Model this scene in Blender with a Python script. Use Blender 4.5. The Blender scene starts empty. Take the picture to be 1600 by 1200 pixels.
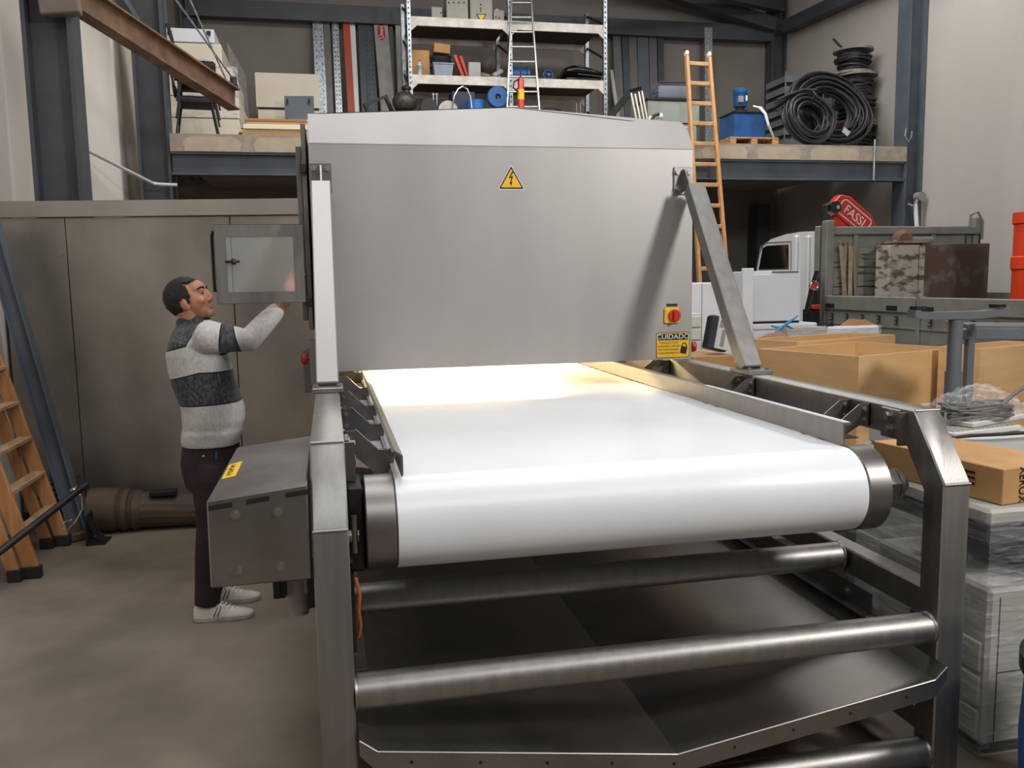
import bpy, bmesh, math, random
from mathutils import Vector as V, Matrix, Euler
PI = math.pi
random.seed(7)
sc = bpy.context.scene
COL = sc.collection

# ---------------------------------------------------------------- camera
CAM = V((0.0727, -2.3753, 1.7012))
YAW, PITCH, ROLL, FPX = 0.2076, 0.1178, 0.0168, 1340.0
fw = V((math.sin(YAW)*math.cos(PITCH), math.cos(YAW)*math.cos(PITCH), -math.sin(PITCH)))
rt = V((math.cos(YAW), -math.sin(YAW), 0.0))
dn = fw.cross(rt)
rt, dn = math.cos(ROLL)*rt + math.sin(ROLL)*dn, -math.sin(ROLL)*rt + math.cos(ROLL)*dn
cd = bpy.data.cameras.new('camera')
cam = bpy.data.objects.new('camera', cd)
COL.objects.link(cam)
mw = Matrix.Identity(4)
for i in range(3):
    mw[i][0], mw[i][1], mw[i][2], mw[i][3] = rt[i], -dn[i], -fw[i], CAM[i]
cam.matrix_world = mw
cd.sensor_width = 36.0
cd.lens = FPX*36.0/1600.0
cd.clip_start = 0.05
sc.camera = cam

# ---------------------------------------------------------------- light
sc.view_settings.view_transform = 'Standard'
sc.view_settings.look = 'None'
sc.view_settings.gamma = 1.0
sc.view_settings.use_curve_mapping = False
sc.view_settings.exposure = 0.0
w = bpy.data.worlds.new('daylight')
sc.world = w
w.use_nodes = True
bg = w.node_tree.nodes['Background']
bg.inputs[0].default_value = (0.93, 0.96, 1.0, 1)
bg.inputs[1].default_value = 0.09          # daylight through the open gate behind the camera

def area(name, loc, target, sx, sy, power, color=(1, 1, 1)):
    l = bpy.data.lights.new(name, 'AREA')
    l.shape = 'RECTANGLE'
    l.size, l.size_y = sx, sy
    l.energy = power
    l.color = color
    o = bpy.data.objects.new(name, l)
    COL.objects.link(o)
    o.location = loc
    o.rotation_euler = (V(target)-V(loc)).to_track_quat('-Z', 'Y').to_euler()
    return o
area('skylight_near', (1.0, 1.2, 6.9), (1.0, 1.3, 0), 5.5, 3.0, 205, (0.96, 0.98, 1.0))
area('skylight_rear', (1.0, -5.2, 6.9), (1.0, -5.1, 0), 6.0, 2.6, 235, (0.96, 0.98, 1.0))
area('skylight_mid', (3.2, 7.0, 6.9), (3.2, 7.6, 0), 8.5, 1.8, 420, (1.0, 0.985, 0.96))
area('flood_lamp', (4.9, -2.9, 4.5), (1.6, 2.2, 1.7), 0.8, 0.8, 225, (1.0, 0.98, 0.95))

# ---------------------------------------------------------------- helpers
def ray(px, py):
    return rt*((px-800.0)/FPX) + dn*((py-600.0)/FPX) + fw
def at_y(px, py, y):
    d = ray(px, py); return CAM + d*((y-CAM.y)/d.y)
def at_z(px, py, z):
    d = ray(px, py); return CAM + d*((z-CAM.z)/d.z)
def at_x(px, py, x):
    d = ray(px, py); return CAM + d*((x-CAM.x)/d.x)

def lin(h):
    h = h.lstrip('#')
    out = []
    for i in (0, 2, 4):
        c = int(h[i:i+2], 16)/255.0
        out.append(c/12.92 if c <= 0.04045 else ((c+0.055)/1.055)**2.4)
    return (*out, 1.0)

MATS = {}
def mat(name, c1, rough=0.5, metal=0.0, c2=None, scale=6.0, contrast=(0.35, 0.65), stretch=(1, 1, 1), bump=0.0, bscale=None, rvar=0.0,
        emit=None, estr=0.0, spec=None, coat=0.0, detail=5.0):
    """one procedural material: two colours mixed by (stretched) noise, noise in the roughness, noise bump"""
    if name in MATS: return MATS[name]
    m = bpy.data.materials.new(name)
    m.use_nodes = True
    nt = m.node_tree
    b = nt.nodes['Principled BSDF']
    b.inputs['Roughness'].default_value = rough
    b.inputs['Metallic'].default_value = metal
    if spec is not None: b.inputs['Specular IOR Level'].default_value = spec
    if coat: b.inputs['Coat Weight'].default_value = coat
    tc = nt.nodes.new('ShaderNodeTexCoord')
    mp = nt.nodes.new('ShaderNodeMapping')
    mp.inputs['Scale'].default_value = stretch
    nt.links.new(tc.outputs['Object'], mp.inputs['Vector'])
    nz = nt.nodes.new('ShaderNodeTexNoise')
    nz.inputs['Scale'].default_value = scale
    nz.inputs['Detail'].default_value = detail
    nt.links.new(mp.outputs[0], nz.inputs['Vector'])
    cr = nt.nodes.new('ShaderNodeValToRGB')
    cr.color_ramp.elements[0].position = contrast[0]
    cr.color_ramp.elements[1].position = contrast[1]
    cr.color_ramp.elements[0].color = lin(c1)
    cr.color_ramp.elements[1].color = lin(c2 or c1)
    nt.links.new(nz.outputs['Fac'], cr.inputs['Fac'])
    nt.links.new(cr.outputs['Color'], b.inputs['Base Color'])
    if rvar:
        mr = nt.nodes.new('ShaderNodeMapRange')
        mr.inputs['To Min'].default_value = max(0.02, rough-rvar)
        mr.inputs['To Max'].default_value = min(1.0, rough+rvar)
        nt.links.new(nz.outputs['Fac'], mr.inputs['Value'])
        nt.links.new(mr.outputs[0], b.inputs['Roughness'])
    if bump:
        n2 = nt.nodes.new('ShaderNodeTexNoise')
        n2.inputs['Scale'].default_value = bscale or scale*4
        n2.inputs['Detail'].default_value = 3
        nt.links.new(mp.outputs[0], n2.inputs['Vector'])
        bp = nt.nodes.new('ShaderNodeBump')
        bp.inputs['Strength'].default_value = bump
        bp.inputs['Distance'].default_value = 0.01
        nt.links.new(n2.outputs['Fac'], bp.inputs['Height'])
        nt.links.new(bp.outputs[0], b.inputs['Normal'])
    if emit:
        b.inputs['Emission Color'].default_value = lin(emit)
        b.inputs['Emission Strength'].default_value = estr
    MATS[name] = m
    return m

WM = {}
class MB:
    """collects shapes (world or local coordinates) and links them as ONE mesh object"""
    def __init__(s): s.bm = bmesh.new()
    def _join(s, t):
        me = bpy.data.meshes.new('tmp'); t.to_mesh(me); t.free(); s.bm.from_mesh(me); bpy.data.meshes.remove(me); return s
    def box(s, c, d, rot=None, bev=0.0, seg=1):
        t = bmesh.new(); bmesh.ops.create_cube(t, size=1.0)
        for v in t.verts: v.co = V((v.co.x*d[0], v.co.y*d[1], v.co.z*d[2]))
        if bev: bmesh.ops.bevel(t, geom=t.edges[:], offset=min(bev, min(d)*0.45), segments=seg, affect='EDGES', profile=0.5)
        M = Matrix.Translation(V(c))
        if rot is not None: M = M @ (Euler(rot).to_matrix().to_4x4() if not isinstance(rot, Matrix) else rot.to_4x4())
        t.transform(M); return s._join(t)
    def span(s, a, b, bev=0.0, seg=1):
        a, b = V(a), V(b)
        return s.box((a+b)/2, [abs(b[i]-a[i]) for i in range(3)], None, bev, seg)
    def bar(s, p0, p1, wd, ht, up=(0, 0, 1), bev=0.0):
        p0, p1 = V(p0), V(p1); d = p1-p0; L = d.length; z = d.normalized()
        u = V(up)-z*V(up).dot(z)
        if u.length < 1e-4: u = z.orthogonal()
        u.normalize(); x = u.cross(z)
        R = Matrix((x, u, z)).transposed()
        return s.box((p0+p1)/2, (wd, ht, L), R, bev)
    def prism(s, poly, vec, bev=0.0):
        t = bmesh.new(); vec = V(vec)
        a = [t.verts.new(V(p)) for p in poly]; b = [t.verts.new(V(p)+vec) for p in poly]
        t.faces.new(a); t.faces.new(b[::-1]); n = len(a)
        for i in range(n): t.faces.new((a[i], b[i], b[(i+1) % n], a[(i+1) % n]))
        bmesh.ops.recalc_face_normals(t, faces=t.faces[:])
        if bev: bmesh.ops.bevel(t, geom=t.edges[:], offset=bev, segments=1, affect='EDGES')
        return s._join(t)
    def tube(s, pts, r, seg=10, closed=False):
        pts = [V(p) for p in pts]; n = len(pts); t = bmesh.new(); rings = []
        rr = r if isinstance(r, (list, tuple)) else [r]*n
        up = None
        for i, p in enumerate(pts):
            if closed: d = pts[(i+1) % n]-pts[i-1]
            else: d = pts[min(i+1, n-1)]-pts[max(i-1, 0)]
            d.normalize()
            if up is None: up = d.orthogonal().normalized()
            up = up-d*up.dot(d)
            if up.length < 1e-6: up = d.orthogonal()
            up.normalize(); q = d.cross(up)
            rings.append([t.verts.new(p+(up*math.cos(2*PI*k/seg)+q*math.sin(2*PI*k/seg))*rr[i]) for k in range(seg)])
        for i in range(n if closed else n-1):
            a, b = rings[i], rings[(i+1) % n]
            for k in range(seg): t.faces.new((a[k], a[(k+1) % seg], b[(k+1) % seg], b[k]))
        if not closed:
            t.faces.new(rings[0][::-1]); t.faces.new(rings[-1])
        bmesh.ops.recalc_face_normals(t, faces=t.faces[:])
        return s._join(t)
    def cyl(s, p0, p1, r, r2=None, seg=24):
        return s.tube([p0, p1], [r, r if r2 is None else r2], seg)
    def lathe(s, prof, base, axis=(0, 0, 1), seg=28, caps=True):
        """prof: (radius, height) pairs along the axis"""
        z = V(axis).normalized(); x = z.orthogonal().normalized(); y = z.cross(x); base = V(base)
        t = bmesh.new(); rings = []
        for r, h in prof:
            rings.append([t.verts.new(base+z*h+(x*math.cos(2*PI*k/seg)+y*math.sin(2*PI*k/seg))*max(r, 1e-4)) for k in range(seg)])
        for a, b in zip(rings[:-1], rings[1:]):
            for k in range(seg): t.faces.new((a[k], a[(k+1) % seg], b[(k+1) % seg], b[k]))
        if caps: t.faces.new(rings[0][::-1]); t.faces.new(rings[-1])
        bmesh.ops.recalc_face_normals(t, faces=t.faces[:])
        return s._join(t)
    def ell(s, c, r, rot=None, seg=20):
        t = bmesh.new(); bmesh.ops.create_uvsphere(t, u_segments=seg, v_segments=max(8, seg*2//3), radius=1.0)
        M = Matrix.Translation(V(c))
        if rot is not None: M = M @ (Euler(rot).to_matrix().to_4x4() if not isinstance(rot, Matrix) else rot.to_4x4())
        t.transform(M @ Matrix.Diagonal((r[0], r[1], r[2], 1))); return s._join(t)
    def loft(s, rings):
        """rings: lists of points, same length, joined in order and capped"""
        t = bmesh.new(); rs = [[t.verts.new(V(p)) for p in r] for r in rings]; n = len(rs[0])
        for a, b in zip(rs[:-1], rs[1:]):
            for k in range(n): t.faces.new((a[k], a[(k+1) % n], b[(k+1) % n], b[k]))
        t.faces.new(rs[0][::-1]); t.faces.new(rs[-1])
        bmesh.ops.recalc_face_normals(t, faces=t.faces[:])
        return s._join(t)
    def quad(s, *pts):
        s.bm.faces.new([s.bm.verts.new(V(p)) for p in pts]); return s
    def text(s, body, origin, xdir, ydir, size, depth=0.0012, align='CENTER', font_scale_x=1.0):
        c = bpy.data.curves.new('t', 'FONT'); c.body = body; c.size = size; c.extrude = depth/2; c.align_x = align; c.align_y = 'CENTER'
        c.resolution_u = 3
        o = bpy.data.objects.new('t', c); COL.objects.link(o)
        me = bpy.data.meshes.new_from_object(o.evaluated_get(bpy.context.evaluated_depsgraph_get()))
        x, y = V(xdir).normalized(), V(ydir).normalized(); z = x.cross(y)
        M = Matrix((x*font_scale_x, y, z)).transposed().to_4x4(); M.translation = V(origin)
        me.transform(M); s.bm.from_mesh(me)
        bpy.data.objects.remove(o); bpy.data.curves.remove(c); bpy.data.meshes.remove(me); return s
    def build(s, name, m, parent=None, smooth=35, mats=None):
        me = bpy.data.meshes.new(name)
        o = bpy.data.objects.new(name, me)
        if parent is not None:
            s.bm.transform(WM[parent.name].inverted()); o.parent = parent; WM[o.name] = WM[parent.name]
        else:
            co = [v.co for v in s.bm.verts]
            L = V([(min(c[i] for c in co)+max(c[i] for c in co))/2 for i in range(3)]); L.z = min(c.z for c in co)
            s.bm.transform(Matrix.Translation(-L)); o.location = L; WM[o.name] = Matrix.Translation(L)
        s.bm.to_mesh(me); s.bm.free()
        for mm in (mats or [m]): me.materials.append(mm)
        COL.objects.link(o)
        if smooth:
            me.shade_smooth(); me.set_sharp_from_angle(angle=math.radians(smooth))
        return o

def split_build(mb, name, m, parent, smooth=35):
    """link every separate piece collected in mb as an object of its own (touching pieces stay together)"""
    bm = mb.bm; bm.verts.index_update(); seen = set(); isl = []
    for v in bm.verts:
        if v.index in seen: continue
        st, grp = [v], []
        seen.add(v.index)
        while st:
            q = st.pop(); grp.append(q)
            for e in q.link_edges:
                o = e.other_vert(q)
                if o.index not in seen: seen.add(o.index); st.append(o)
        isl.append(grp)
    box = [([min(v.co[i] for v in g) for i in range(3)], [max(v.co[i] for v in g) for i in range(3)]) for g in isl]
    par = list(range(len(isl)))
    def root_(i):
        while par[i] != i: i = par[i]
        return i
    for i in range(len(isl)):
        for j in range(i):
            if all(box[i][0][k] <= box[j][1][k]+.0008 and box[j][0][k] <= box[i][1][k]+.0008 for k in range(3)): par[root_(i)] = root_(j)
    groups = {}
    for i in range(len(isl)): groups.setdefault(root_(i), []).extend(isl[i])
    out = []
    for g in groups.values():
        n = MB(); mp = {v: n.bm.verts.new(v.co) for v in g}; fs = {f for v in g for f in v.link_faces}
        for f in fs: n.bm.faces.new([mp[v] for v in f.verts])
        bmesh.ops.recalc_face_normals(n.bm, faces=n.bm.faces[:])
        out.append(n.build(name, m, parent, smooth))
    bm.free()
    return out
def tag(o, label=None, cat=None, group=None, kind=None):
    if label: o['label'] = label
    if cat: o['category'] = cat
    if group: o['group'] = group
    if kind: o['kind'] = kind
    return o
def thing(name, label, cat, loc=(0, 0, 0), group=None):
    o = bpy.data.objects.new(name, None); COL.objects.link(o); o.location = loc; o.empty_display_size = 0.1
    WM[o.name] = Matrix.Translation(V(loc)); return tag(o, label, cat, group)
def struct(name, mb, m, label=None, cat=None, **k):
    return tag(mb.build(name, m, **k), label, cat, None, 'structure')
def copy_tree(o, parent=None):
    c = o.copy(); COL.objects.link(c)
    if parent is not None: c.parent = parent
    for ch in list(o.children): copy_tree(ch, c)
    return c
def dup(o, loc, rotz=None, label=None, scale=None):
    c = copy_tree(o); c.location = loc
    if rotz is not None: c.rotation_euler = (0, 0, rotz)
    if scale is not None: c.scale = (scale, scale, scale)
    if label: c['label'] = label
    return c
def bolt(mb, p, ax, r=0.012, h=0.009):
    ax = V(ax).normalized()
    mb.cyl(V(p), V(p)+ax*0.003, r*1.45, seg=16); mb.cyl(V(p)+ax*0.003, V(p)+ax*(0.003+h), r, seg=6)
def arc(c, r, a0, a1, n, ux=(1, 0, 0), uy=(0, 0, 1)):
    c, ux, uy = V(c), V(ux), V(uy)
    return [c+ux*r*math.cos(a0+(a1-a0)*i/n)+uy*r*math.sin(a0+(a1-a0)*i/n) for i in range(n+1)]

# ---------------------------------------------------------------- materials
STEEL = mat('brushed_steel', '#8f8c89', 0.47, 1.0, '#999692', 30, stretch=(1, 1, 0.06), bump=0.04, bscale=180, rvar=0.06)
HOOD = mat('satin_steel_sheet', '#aaa6a3', 0.52, 0.8, '#b0aca9', 3, stretch=(1, 1, 0.3), bump=0.006, bscale=200, rvar=0.02)
DSTEEL = mat('dull_steel_sheet', '#827e7a', 0.42, 1.0, '#8e8a86', 5, bump=0.02, rvar=0.08)
TANKM = mat('stained_steel_sheet', '#827c75', 0.44, 0.8, '#aca69d', 1.5, (0.32, 0.68), stretch=(1, 1, 0.7), bump=0.03, bscale=60, rvar=0.1)
BELT = mat('white_belt', '#e4e6ea', 0.34, 0.0, '#dfe1e5', 3, coat=0.1)
BLACK = mat('black_plastic', '#141414', 0.45)
DARK = mat('dark_grey_metal', '#2c2c2e', 0.5, 0.6, '#3a3a3c', 8)
PAINT = mat('blue_grey_paint', '#565d66', 0.5, 0.0, '#4b525a', 3, bump=0.03)
PAINTD = mat('dark_grey_paint', '#3f4247', 0.55, 0.0, '#474a50', 3)
RUST = mat('rusty_brown_steel', '#5c4435', 0.75, 0.1, '#8a6a50', 5, (0.3, 0.7), bump=0.2, bscale=50)
CONC = mat('rough_concrete', '#a59a8c', 0.92, 0, '#8c8276', 9, (0.3, 0.7), bump=0.5, bscale=40)
GALV = mat('galvanised_steel', '#8e9499', 0.42, 0.8, '#b4babd', 28, (0.4, 0.6), rvar=0.1)
WOODL = mat('ladder_wood', '#bb8450', 0.5, 0, '#a36e40', 6, stretch=(6, 6, 0.5), bump=0.1)
PALLET = mat('pallet_wood', '#c79a63', 0.75, 0, '#a97c4c', 8, stretch=(1, 5, 5), bump=0.2)
PLY = mat('birch_plywood', '#dcb584', 0.5, 0, '#cfa572', 2.2, (0.3, 0.7), stretch=(1, 1, 6), bump=0.03)
CARD = mat('cardboard', '#b98d5c', 0.8, 0, '#a97f51', 5, bump=0.05)
WHITE = mat('white_enamel', '#dfe2e6', 0.35, 0, '#d6d9dd', 2)
CREAM = mat('cream_panel', '#d9d0bd', 0.5, 0, '#d0c6b2', 2)
RED = mat('red_paint', '#c8331f', 0.4, 0, '#b42c1b', 5)
RUBBER = mat('black_rubber', '#1d1d1e', 0.6, 0, '#262627', 12, bump=0.1)
YEL = mat('yellow_sticker', '#e8b51c', 0.5)
INK = mat('black_ink', '#15120f', 0.6)
BLUE = mat('blue_paint', '#1e5a9c', 0.42, 0, '#1a4d88', 4)
CHROME = mat('chrome', '#d6d6d6', 0.15, 1.0)
GREYBOX = mat('grey_enamel', '#8f8c86', 0.45, 0, '#878480', 3)
PRINTER = mat('office_grey_plastic', '#a5a19a', 0.5, 0, '#9b978f', 3)

def film_mat():
    m = bpy.data.materials.new('stretch_film'); m.use_nodes = True; nt = m.node_tree
    b = nt.nodes['Principled BSDF']; b.inputs['Base Color'].default_value = (0.9, 0.92, 0.95, 1); b.inputs['Roughness'].default_value = 0.12
    tr = nt.nodes.new('ShaderNodeBsdfTransparent'); mx = nt.nodes.new('ShaderNodeMixShader')
    tc = nt.nodes.new('ShaderNodeTexCoord'); mp = nt.nodes.new('ShaderNodeMapping'); mp.inputs['Scale'].default_value = (2, 2, 9)
    mp.inputs['Rotation'].default_value = (0.35, 0.3, 0)
    nz = nt.nodes.new('ShaderNodeTexNoise'); nz.inputs['Scale'].default_value = 4.0; nz.inputs['Detail'].default_value = 6
    bp = nt.nodes.new('ShaderNodeBump'); bp.inputs['Strength'].default_value = 0.9; bp.inputs['Distance'].default_value = 0.03
    mr = nt.nodes.new('ShaderNodeMapRange'); mr.inputs['From Min'].default_value = 0.5; mr.inputs['From Max'].default_value = 0.8
    mr.inputs['To Min'].default_value = 0.1; mr.inputs['To Max'].default_value = 0.42
    L = nt.links.new
    L(tc.outputs['Object'], mp.inputs['Vector']); L(mp.outputs[0], nz.inputs['Vector']); L(nz.outputs['Fac'], bp.inputs['Height']); L(bp.outputs[0], b.inputs['Normal'])
    L(nz.outputs['Fac'], mr.inputs['Value']); L(mr.outputs[0], mx.inputs['Fac']); L(tr.outputs[0], mx.inputs[1]); L(b.outputs[0], mx.inputs[2])
    L(mx.outputs[0], nt.nodes['Material Output'].inputs['Surface'])
    return m
FILM = film_mat()
def glass_mat(name, tint=(0.8, 0.85, 0.85, 1), fac=0.12, rough=0.05):
    m = bpy.data.materials.new(name); m.use_nodes = True; nt = m.node_tree
    b = nt.nodes['Principled BSDF']; b.inputs['Base Color'].default_value = tint; b.inputs['Roughness'].default_value = rough
    tr = nt.nodes.new('ShaderNodeBsdfTransparent'); mx = nt.nodes.new('ShaderNodeMixShader'); mx.inputs[0].default_value = fac
    nt.links.new(tr.outputs[0], mx.inputs[1]); nt.links.new(b.outputs[0], mx.inputs[2]); nt.links.new(mx.outputs[0], nt.nodes['Material Output'].inputs['Surface'])
    return m
PANE = glass_mat('clear_plastic_pane')
# ================================================================ the hall
XL, XR, YB, YF, ZC, YM = -2.2, 8.2, 12.3, -9.0, 7.0, 8.3
FLOORM = mat('stained_concrete_floor', '#52483d', 0.72, 0, '#968979', 1.0, (0.3, 0.72), bump=0.08, bscale=45, rvar=0.12, detail=11)
WALLM = mat('pale_concrete_wall', '#d5cfc6', 0.85, 0, '#ccc5bb', 1.2, (0.3, 0.7), bump=0.05, bscale=60)
WALLR = mat('grey_concrete_wall', '#a9a49e', 0.85, 0, '#b6b1aa', 1.0, (0.3, 0.7), stretch=(1, 1, 0.25), bump=0.05, bscale=60)
WALLB = mat('brown_grey_block_wall', '#8a847e', 0.9, 0, '#7b756f', 1.0, (0.3, 0.7), bump=0.06)
CEILM = mat('dark_sheet_ceiling', '#3a3836', 0.8)
struct('floor', MB().span((XL-.2, YF, -0.1), (XR+.2, YB+.2, 0)), FLOORM)
struct('wall_left', MB().span((XL-.2, YF, 0), (XL, YB, ZC)), WALLM)
struct('wall_right', MB().span((XR, YF, 0), (XR+.2, YB, ZC)), WALLR)
struct('wall_back', MB().span((XL-.2, YB, 0), (XR+.2, YB+.2, ZC)), WALLB)
struct('ceiling', MB().span((XL-.2, YF, ZC), (XR+.2, YB+.2, ZC+.1)), CEILM)

def hcol(name, x, y, wx, dy, z0, z1, m=PAINT):
    mb = MB()   # I-section, web facing the camera
    mb.span((x, y-dy/2, z0), (x+.03, y+dy/2, z1)); mb.span((x+wx-.03, y-dy/2, z0), (x+wx, y+dy/2, z1)); mb.span((x+.025, y-.012, z0), (x+wx-.025, y+.012, z1))
    return struct(name, mb, m)
hcol('trim_1', XL+.2, 4.72, .33, .26, 0, ZC, PAINTD)           # left wall columns
hcol('trim_2', XL+.2, 8.48, .35, .26, 0, ZC, PAINTD)
hcol('trim_3', XR-.29, 8.45, .27, .26, 0, ZC, PAINT)        # right wall column
hcol('trim_4', XR-.30, YB-.14, .28, .24, 3.4, ZC, PAINTD)   # corner columns of the mezzanine
hcol('trim_5', XL+.22, YB-.14, .28, .24, 3.4, ZC, PAINTD)
zb = at_y(1000, 45, YB-.2).z
struct('trim_6', MB().span((XL+.3, YB-.25, zb-.12), (XR-.3, YB-.1, zb+.14)), PAINTD)     # dark girt along the back wall
p = at_x(1230, 42, XR-.15); q = at_x(1320, 0, XR-.15)
struct('trim_7', MB().bar(p, p+(q-p)*2.5, .2, .2), PAINTD)                                # sloping member on the right wall
a = at_y(1085, 0, YB-.5); b = at_y(1208, 40, YB-.3)
struct('trim_8', MB().bar(a+(a-b)*1.5, b, .2, .22), PAINTD)
a = at_y(1110, -12, YB-1.2); b = at_y(1220, 12, YB-.4)
struct('trim_9', MB().bar(a+(a-b)*1.2, b, .16, .16), PAINTD)

# mezzanine slab with hollow clay blocks, edge beam
zt, zs, zbm = at_y(1250, 226, YM).z, at_y(1250, 250, YM).z, at_y(1250, 281, YM).z
BLOCK = mat('hollow_block_face', '#b5a793', 0.9, 0, '#a99b88', 6, bump=0.15)
slab = MB().span((-1.64, YM, zs), (XR-.28, YB, zt))
rr = random.Random(3)
so = struct('mezzanine_slab', slab, CONC)
x = -1.5
while x < XR-1.0:
    wd = .62+rr.random()*.12
    pts = []
    for k in range(14):      # block faces: rounded upper corners, cracked mortar between
        t = k/13
        pts.append((x+wd*t, YM-.004, zs+.02+(zt-zs-.05)*(1-abs(2*t-1)**9*.5)))
    o = MB().prism([(x+.02, YM-.004, zs+.005), *pts, (x+wd-.02, YM-.004, zs+.005)], (0, .05, 0)).build('block_face', BLOCK, so)
    x += wd+.13
mb = MB()
mb.span((-1.64, YM+.02, zbm), (XR-.28, YM+.2, zbm+.02)); mb.span((-1.64, YM+.02, zs-.025), (XR-.28, YM+.2, zs-.002)); mb.span((-1.64, YM+.09, zbm), (XR-.28, YM+.11, zs-.01))
struct('mezzanine_beam', mb, PAINT)
struct('trim_10', MB().span((2.9, YB-.3, 0), (3.15, YB-.05, zbm)), PAINTD)     # post under the mezzanine
struct('trim_11', MB().span((XR-.6, YB-.4, 0), (XR-.35, YB-.1, zbm)), PAINTD)
z5 = at_y(1210, 315, YB-.1).z
# conduit on the left wall, ending bent and white
a = at_x(100, 217, XL+.02); b = at_y(238, 286, 8.15)
mb = MB().tube([a, b, at_y(250, 288, 8.17), at_y(277, 289, YM-.1)], .018, 8)
tag(mb.build('wall_conduit', mat('white_conduit', '#c9c6c2', .5)), 'thin pale conduit running slantwise down the left wall', 'conduit')
# diagonal brace between the left columns
a = at_x(186, -6, XL+.3); b = at_x(212, 34, XL+.3)
tag(MB().bar(a+(a-b)*.8, b, .09, .09).build('diagonal_brace', PAINT), 'short grey steel brace meeting the second column near the top', 'brace')

# rusty jib beam carried on the first column, hung by two rods
a = at_y(95, -20, 4.72); b = at_y(366, 156, 7.0)
root = thing('jib_beam', 'rusty brown steel jib beam slanting across the left wall', 'beam', a)
d = (b-a).normalized(); s_ = d.cross(V((0, 0, 1))).normalized(); u = s_.cross(d)
mb = MB(); mb.bar(a-d*.3, b, .02, .2, u); mb.bar(a-d*.3+u*.1, b+u*.1, .13, .016, u); mb.bar(a-d*.3-u*.1, b-u*.1, .13, .016, u)
mb.build('beam_section', RUST, root)
mb = MB(); mb.cyl(b-d*.02+u*.1, b-d*.02+u*.22, .035, seg=14); mb.box(b-d*.03+u*.12, (.1, .1, .04)); mb.build('end_lug', DARK, root)
mb = MB(); mb.tube([b-d*.02+u*.2, at_y(275, 0, 6.2), at_y(262, -20, 6.1)], .009, 6); mb.build('stay_rod', GALV, root)
mb = MB(); mb.tube([b-d*.1+u*.1, at_y(297, 0, 6.4), at_y(285, -20, 6.3)], .009, 6); mb.build('stay_rod', GALV, root)
c0 = at_y(93, 4, 4.58)
tag(MB().box(c0, (.26, .12, .18), (0, -.1, 0), .01).build('jib_bracket', mat('primer_brown', '#7a6b60', .7, 0, '#6a5b50', 6)), 'brown steel bracket bolted at the top of the near left column', 'bracket')
# ================================================================ the conveyor machine
M0 = thing('conveyor_machine', 'large stainless steel conveyor machine with a wide white belt under a satin steel hood', 'machine', (1.05, 2.0, 0))
for x in (0.0, 2.0):       # bent side frames: post, chamfered shoulder, top rail, rear post
    mb = MB().prism([(x, 0, 0.012), (x, 0, 1.027), (x, .159, 1.248), (x, 4.4, 1.248), (x, 4.4, .012), (x, 4.3, .012), (x, 4.3, 1.146), (x, .215, 1.146), (x, .1, .985), (x, .1, .012)], (.1, 0, 0), bev=.005)
    fr = mb.build('side_frame', STEEL, M0)
    mb = MB()
    for q in ((x-.002, -.002, 1.025), (x-.002, .157, 1.246)): mb.cyl(V(q)+V((.004, 0, 0)), V(q)+V((.1, 0, 0)), .0035, seg=8)
    split_build(mb, 'weld_seam', HOOD, fr)
    for yb in (.05, 4.35): MB().box((x+.05, yb, .006), (.16, .16, .012), None, .003).build('foot_plate', STEEL, fr)
for x in (0.012, 2.012):
    MB().span((x, .1, .548), (x+.08, 4.3, .648), .006).build('lower_side_rail', STEEL, M0)
    MB().span((x, .1, .13), (x+.08, 4.3, .21), .006).build('bottom_side_rail', STEEL, M0)
for y, z, r in ((.05, .524, .052), (.57, .612, .052), (.05, .082, .05), (3.4, .612, .052), (4.35, .524, .052)):
    mb = MB().cyl((.1, y, z), (2.0, y, z), r, seg=32)
    t = mb.build('cross_tube', STEEL, M0)
    mb = MB()
    for x, s in ((.1, 1), (2.0, -1)): mb.lathe([(r+.004, 0), (r+.003, .006*s), (r, .01*s)], (x, y, z), (1, 0, 0), 32)
    split_build(mb, 'weld_ring', DSTEEL, t)
# drip tray, folded to a shallow V, with a turned-down front hem
prof = [(.105, .427), (.155, .388), (1.061, .256), (1.955, .391), (1.998, .431)]
def strip(prof, y0, y1, th):
    poly = [(x, y0, z) for x, z in prof]+[(x, y0, z-th) for x, z in prof[::-1]]
    return MB().prism(poly, (0, y1-y0, 0))
tr = strip(prof, -.05, 3.9, .003).build('drip_tray', DSTEEL, M0, smooth=0)
mb = MB(); mb.prism([(x, -.053, z) for x, z in prof]+[(x, -.053, z-(.062 if 0 < i < 4 else .045)) for i, (x, z) in reversed(list(enumerate(prof)))], (0, .003, 0))
mb.tube([(x, -.053, z) for x, z in prof], .0035, 6)
hem = mb.build('front_hem', DSTEEL, tr, smooth=0)
mb = MB()
for i in range(9):
    x = .25+i*.2
    z = .388+(x-.155)*(.256-.388)/.906 if x < 1.061 else .256+(x-1.061)*(.391-.256)/.894
    mb.cyl((x, -.0545, z-.03), (x, -.051, z-.03), .005, seg=10)
split_build(mb, 'hem_hole', INK, tr)
for x, s in ((.1, 1), (2.0, -1)):
    mb = MB(); mb.span((x, .35, .45), (x+s*.005, 3.9, .53)); mb.span((x, .35, .45), (x+s*.045, 3.9, .455))
    sup = mb.build('tray_support', DSTEEL, M0)
    mb = MB()
    for i in range(9): bolt(mb, (x+s*.005, .5+i*.36, .49), (s, 0, 0), .012, .009)
    split_build(mb, 'bolt', STEEL, sup)
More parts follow.
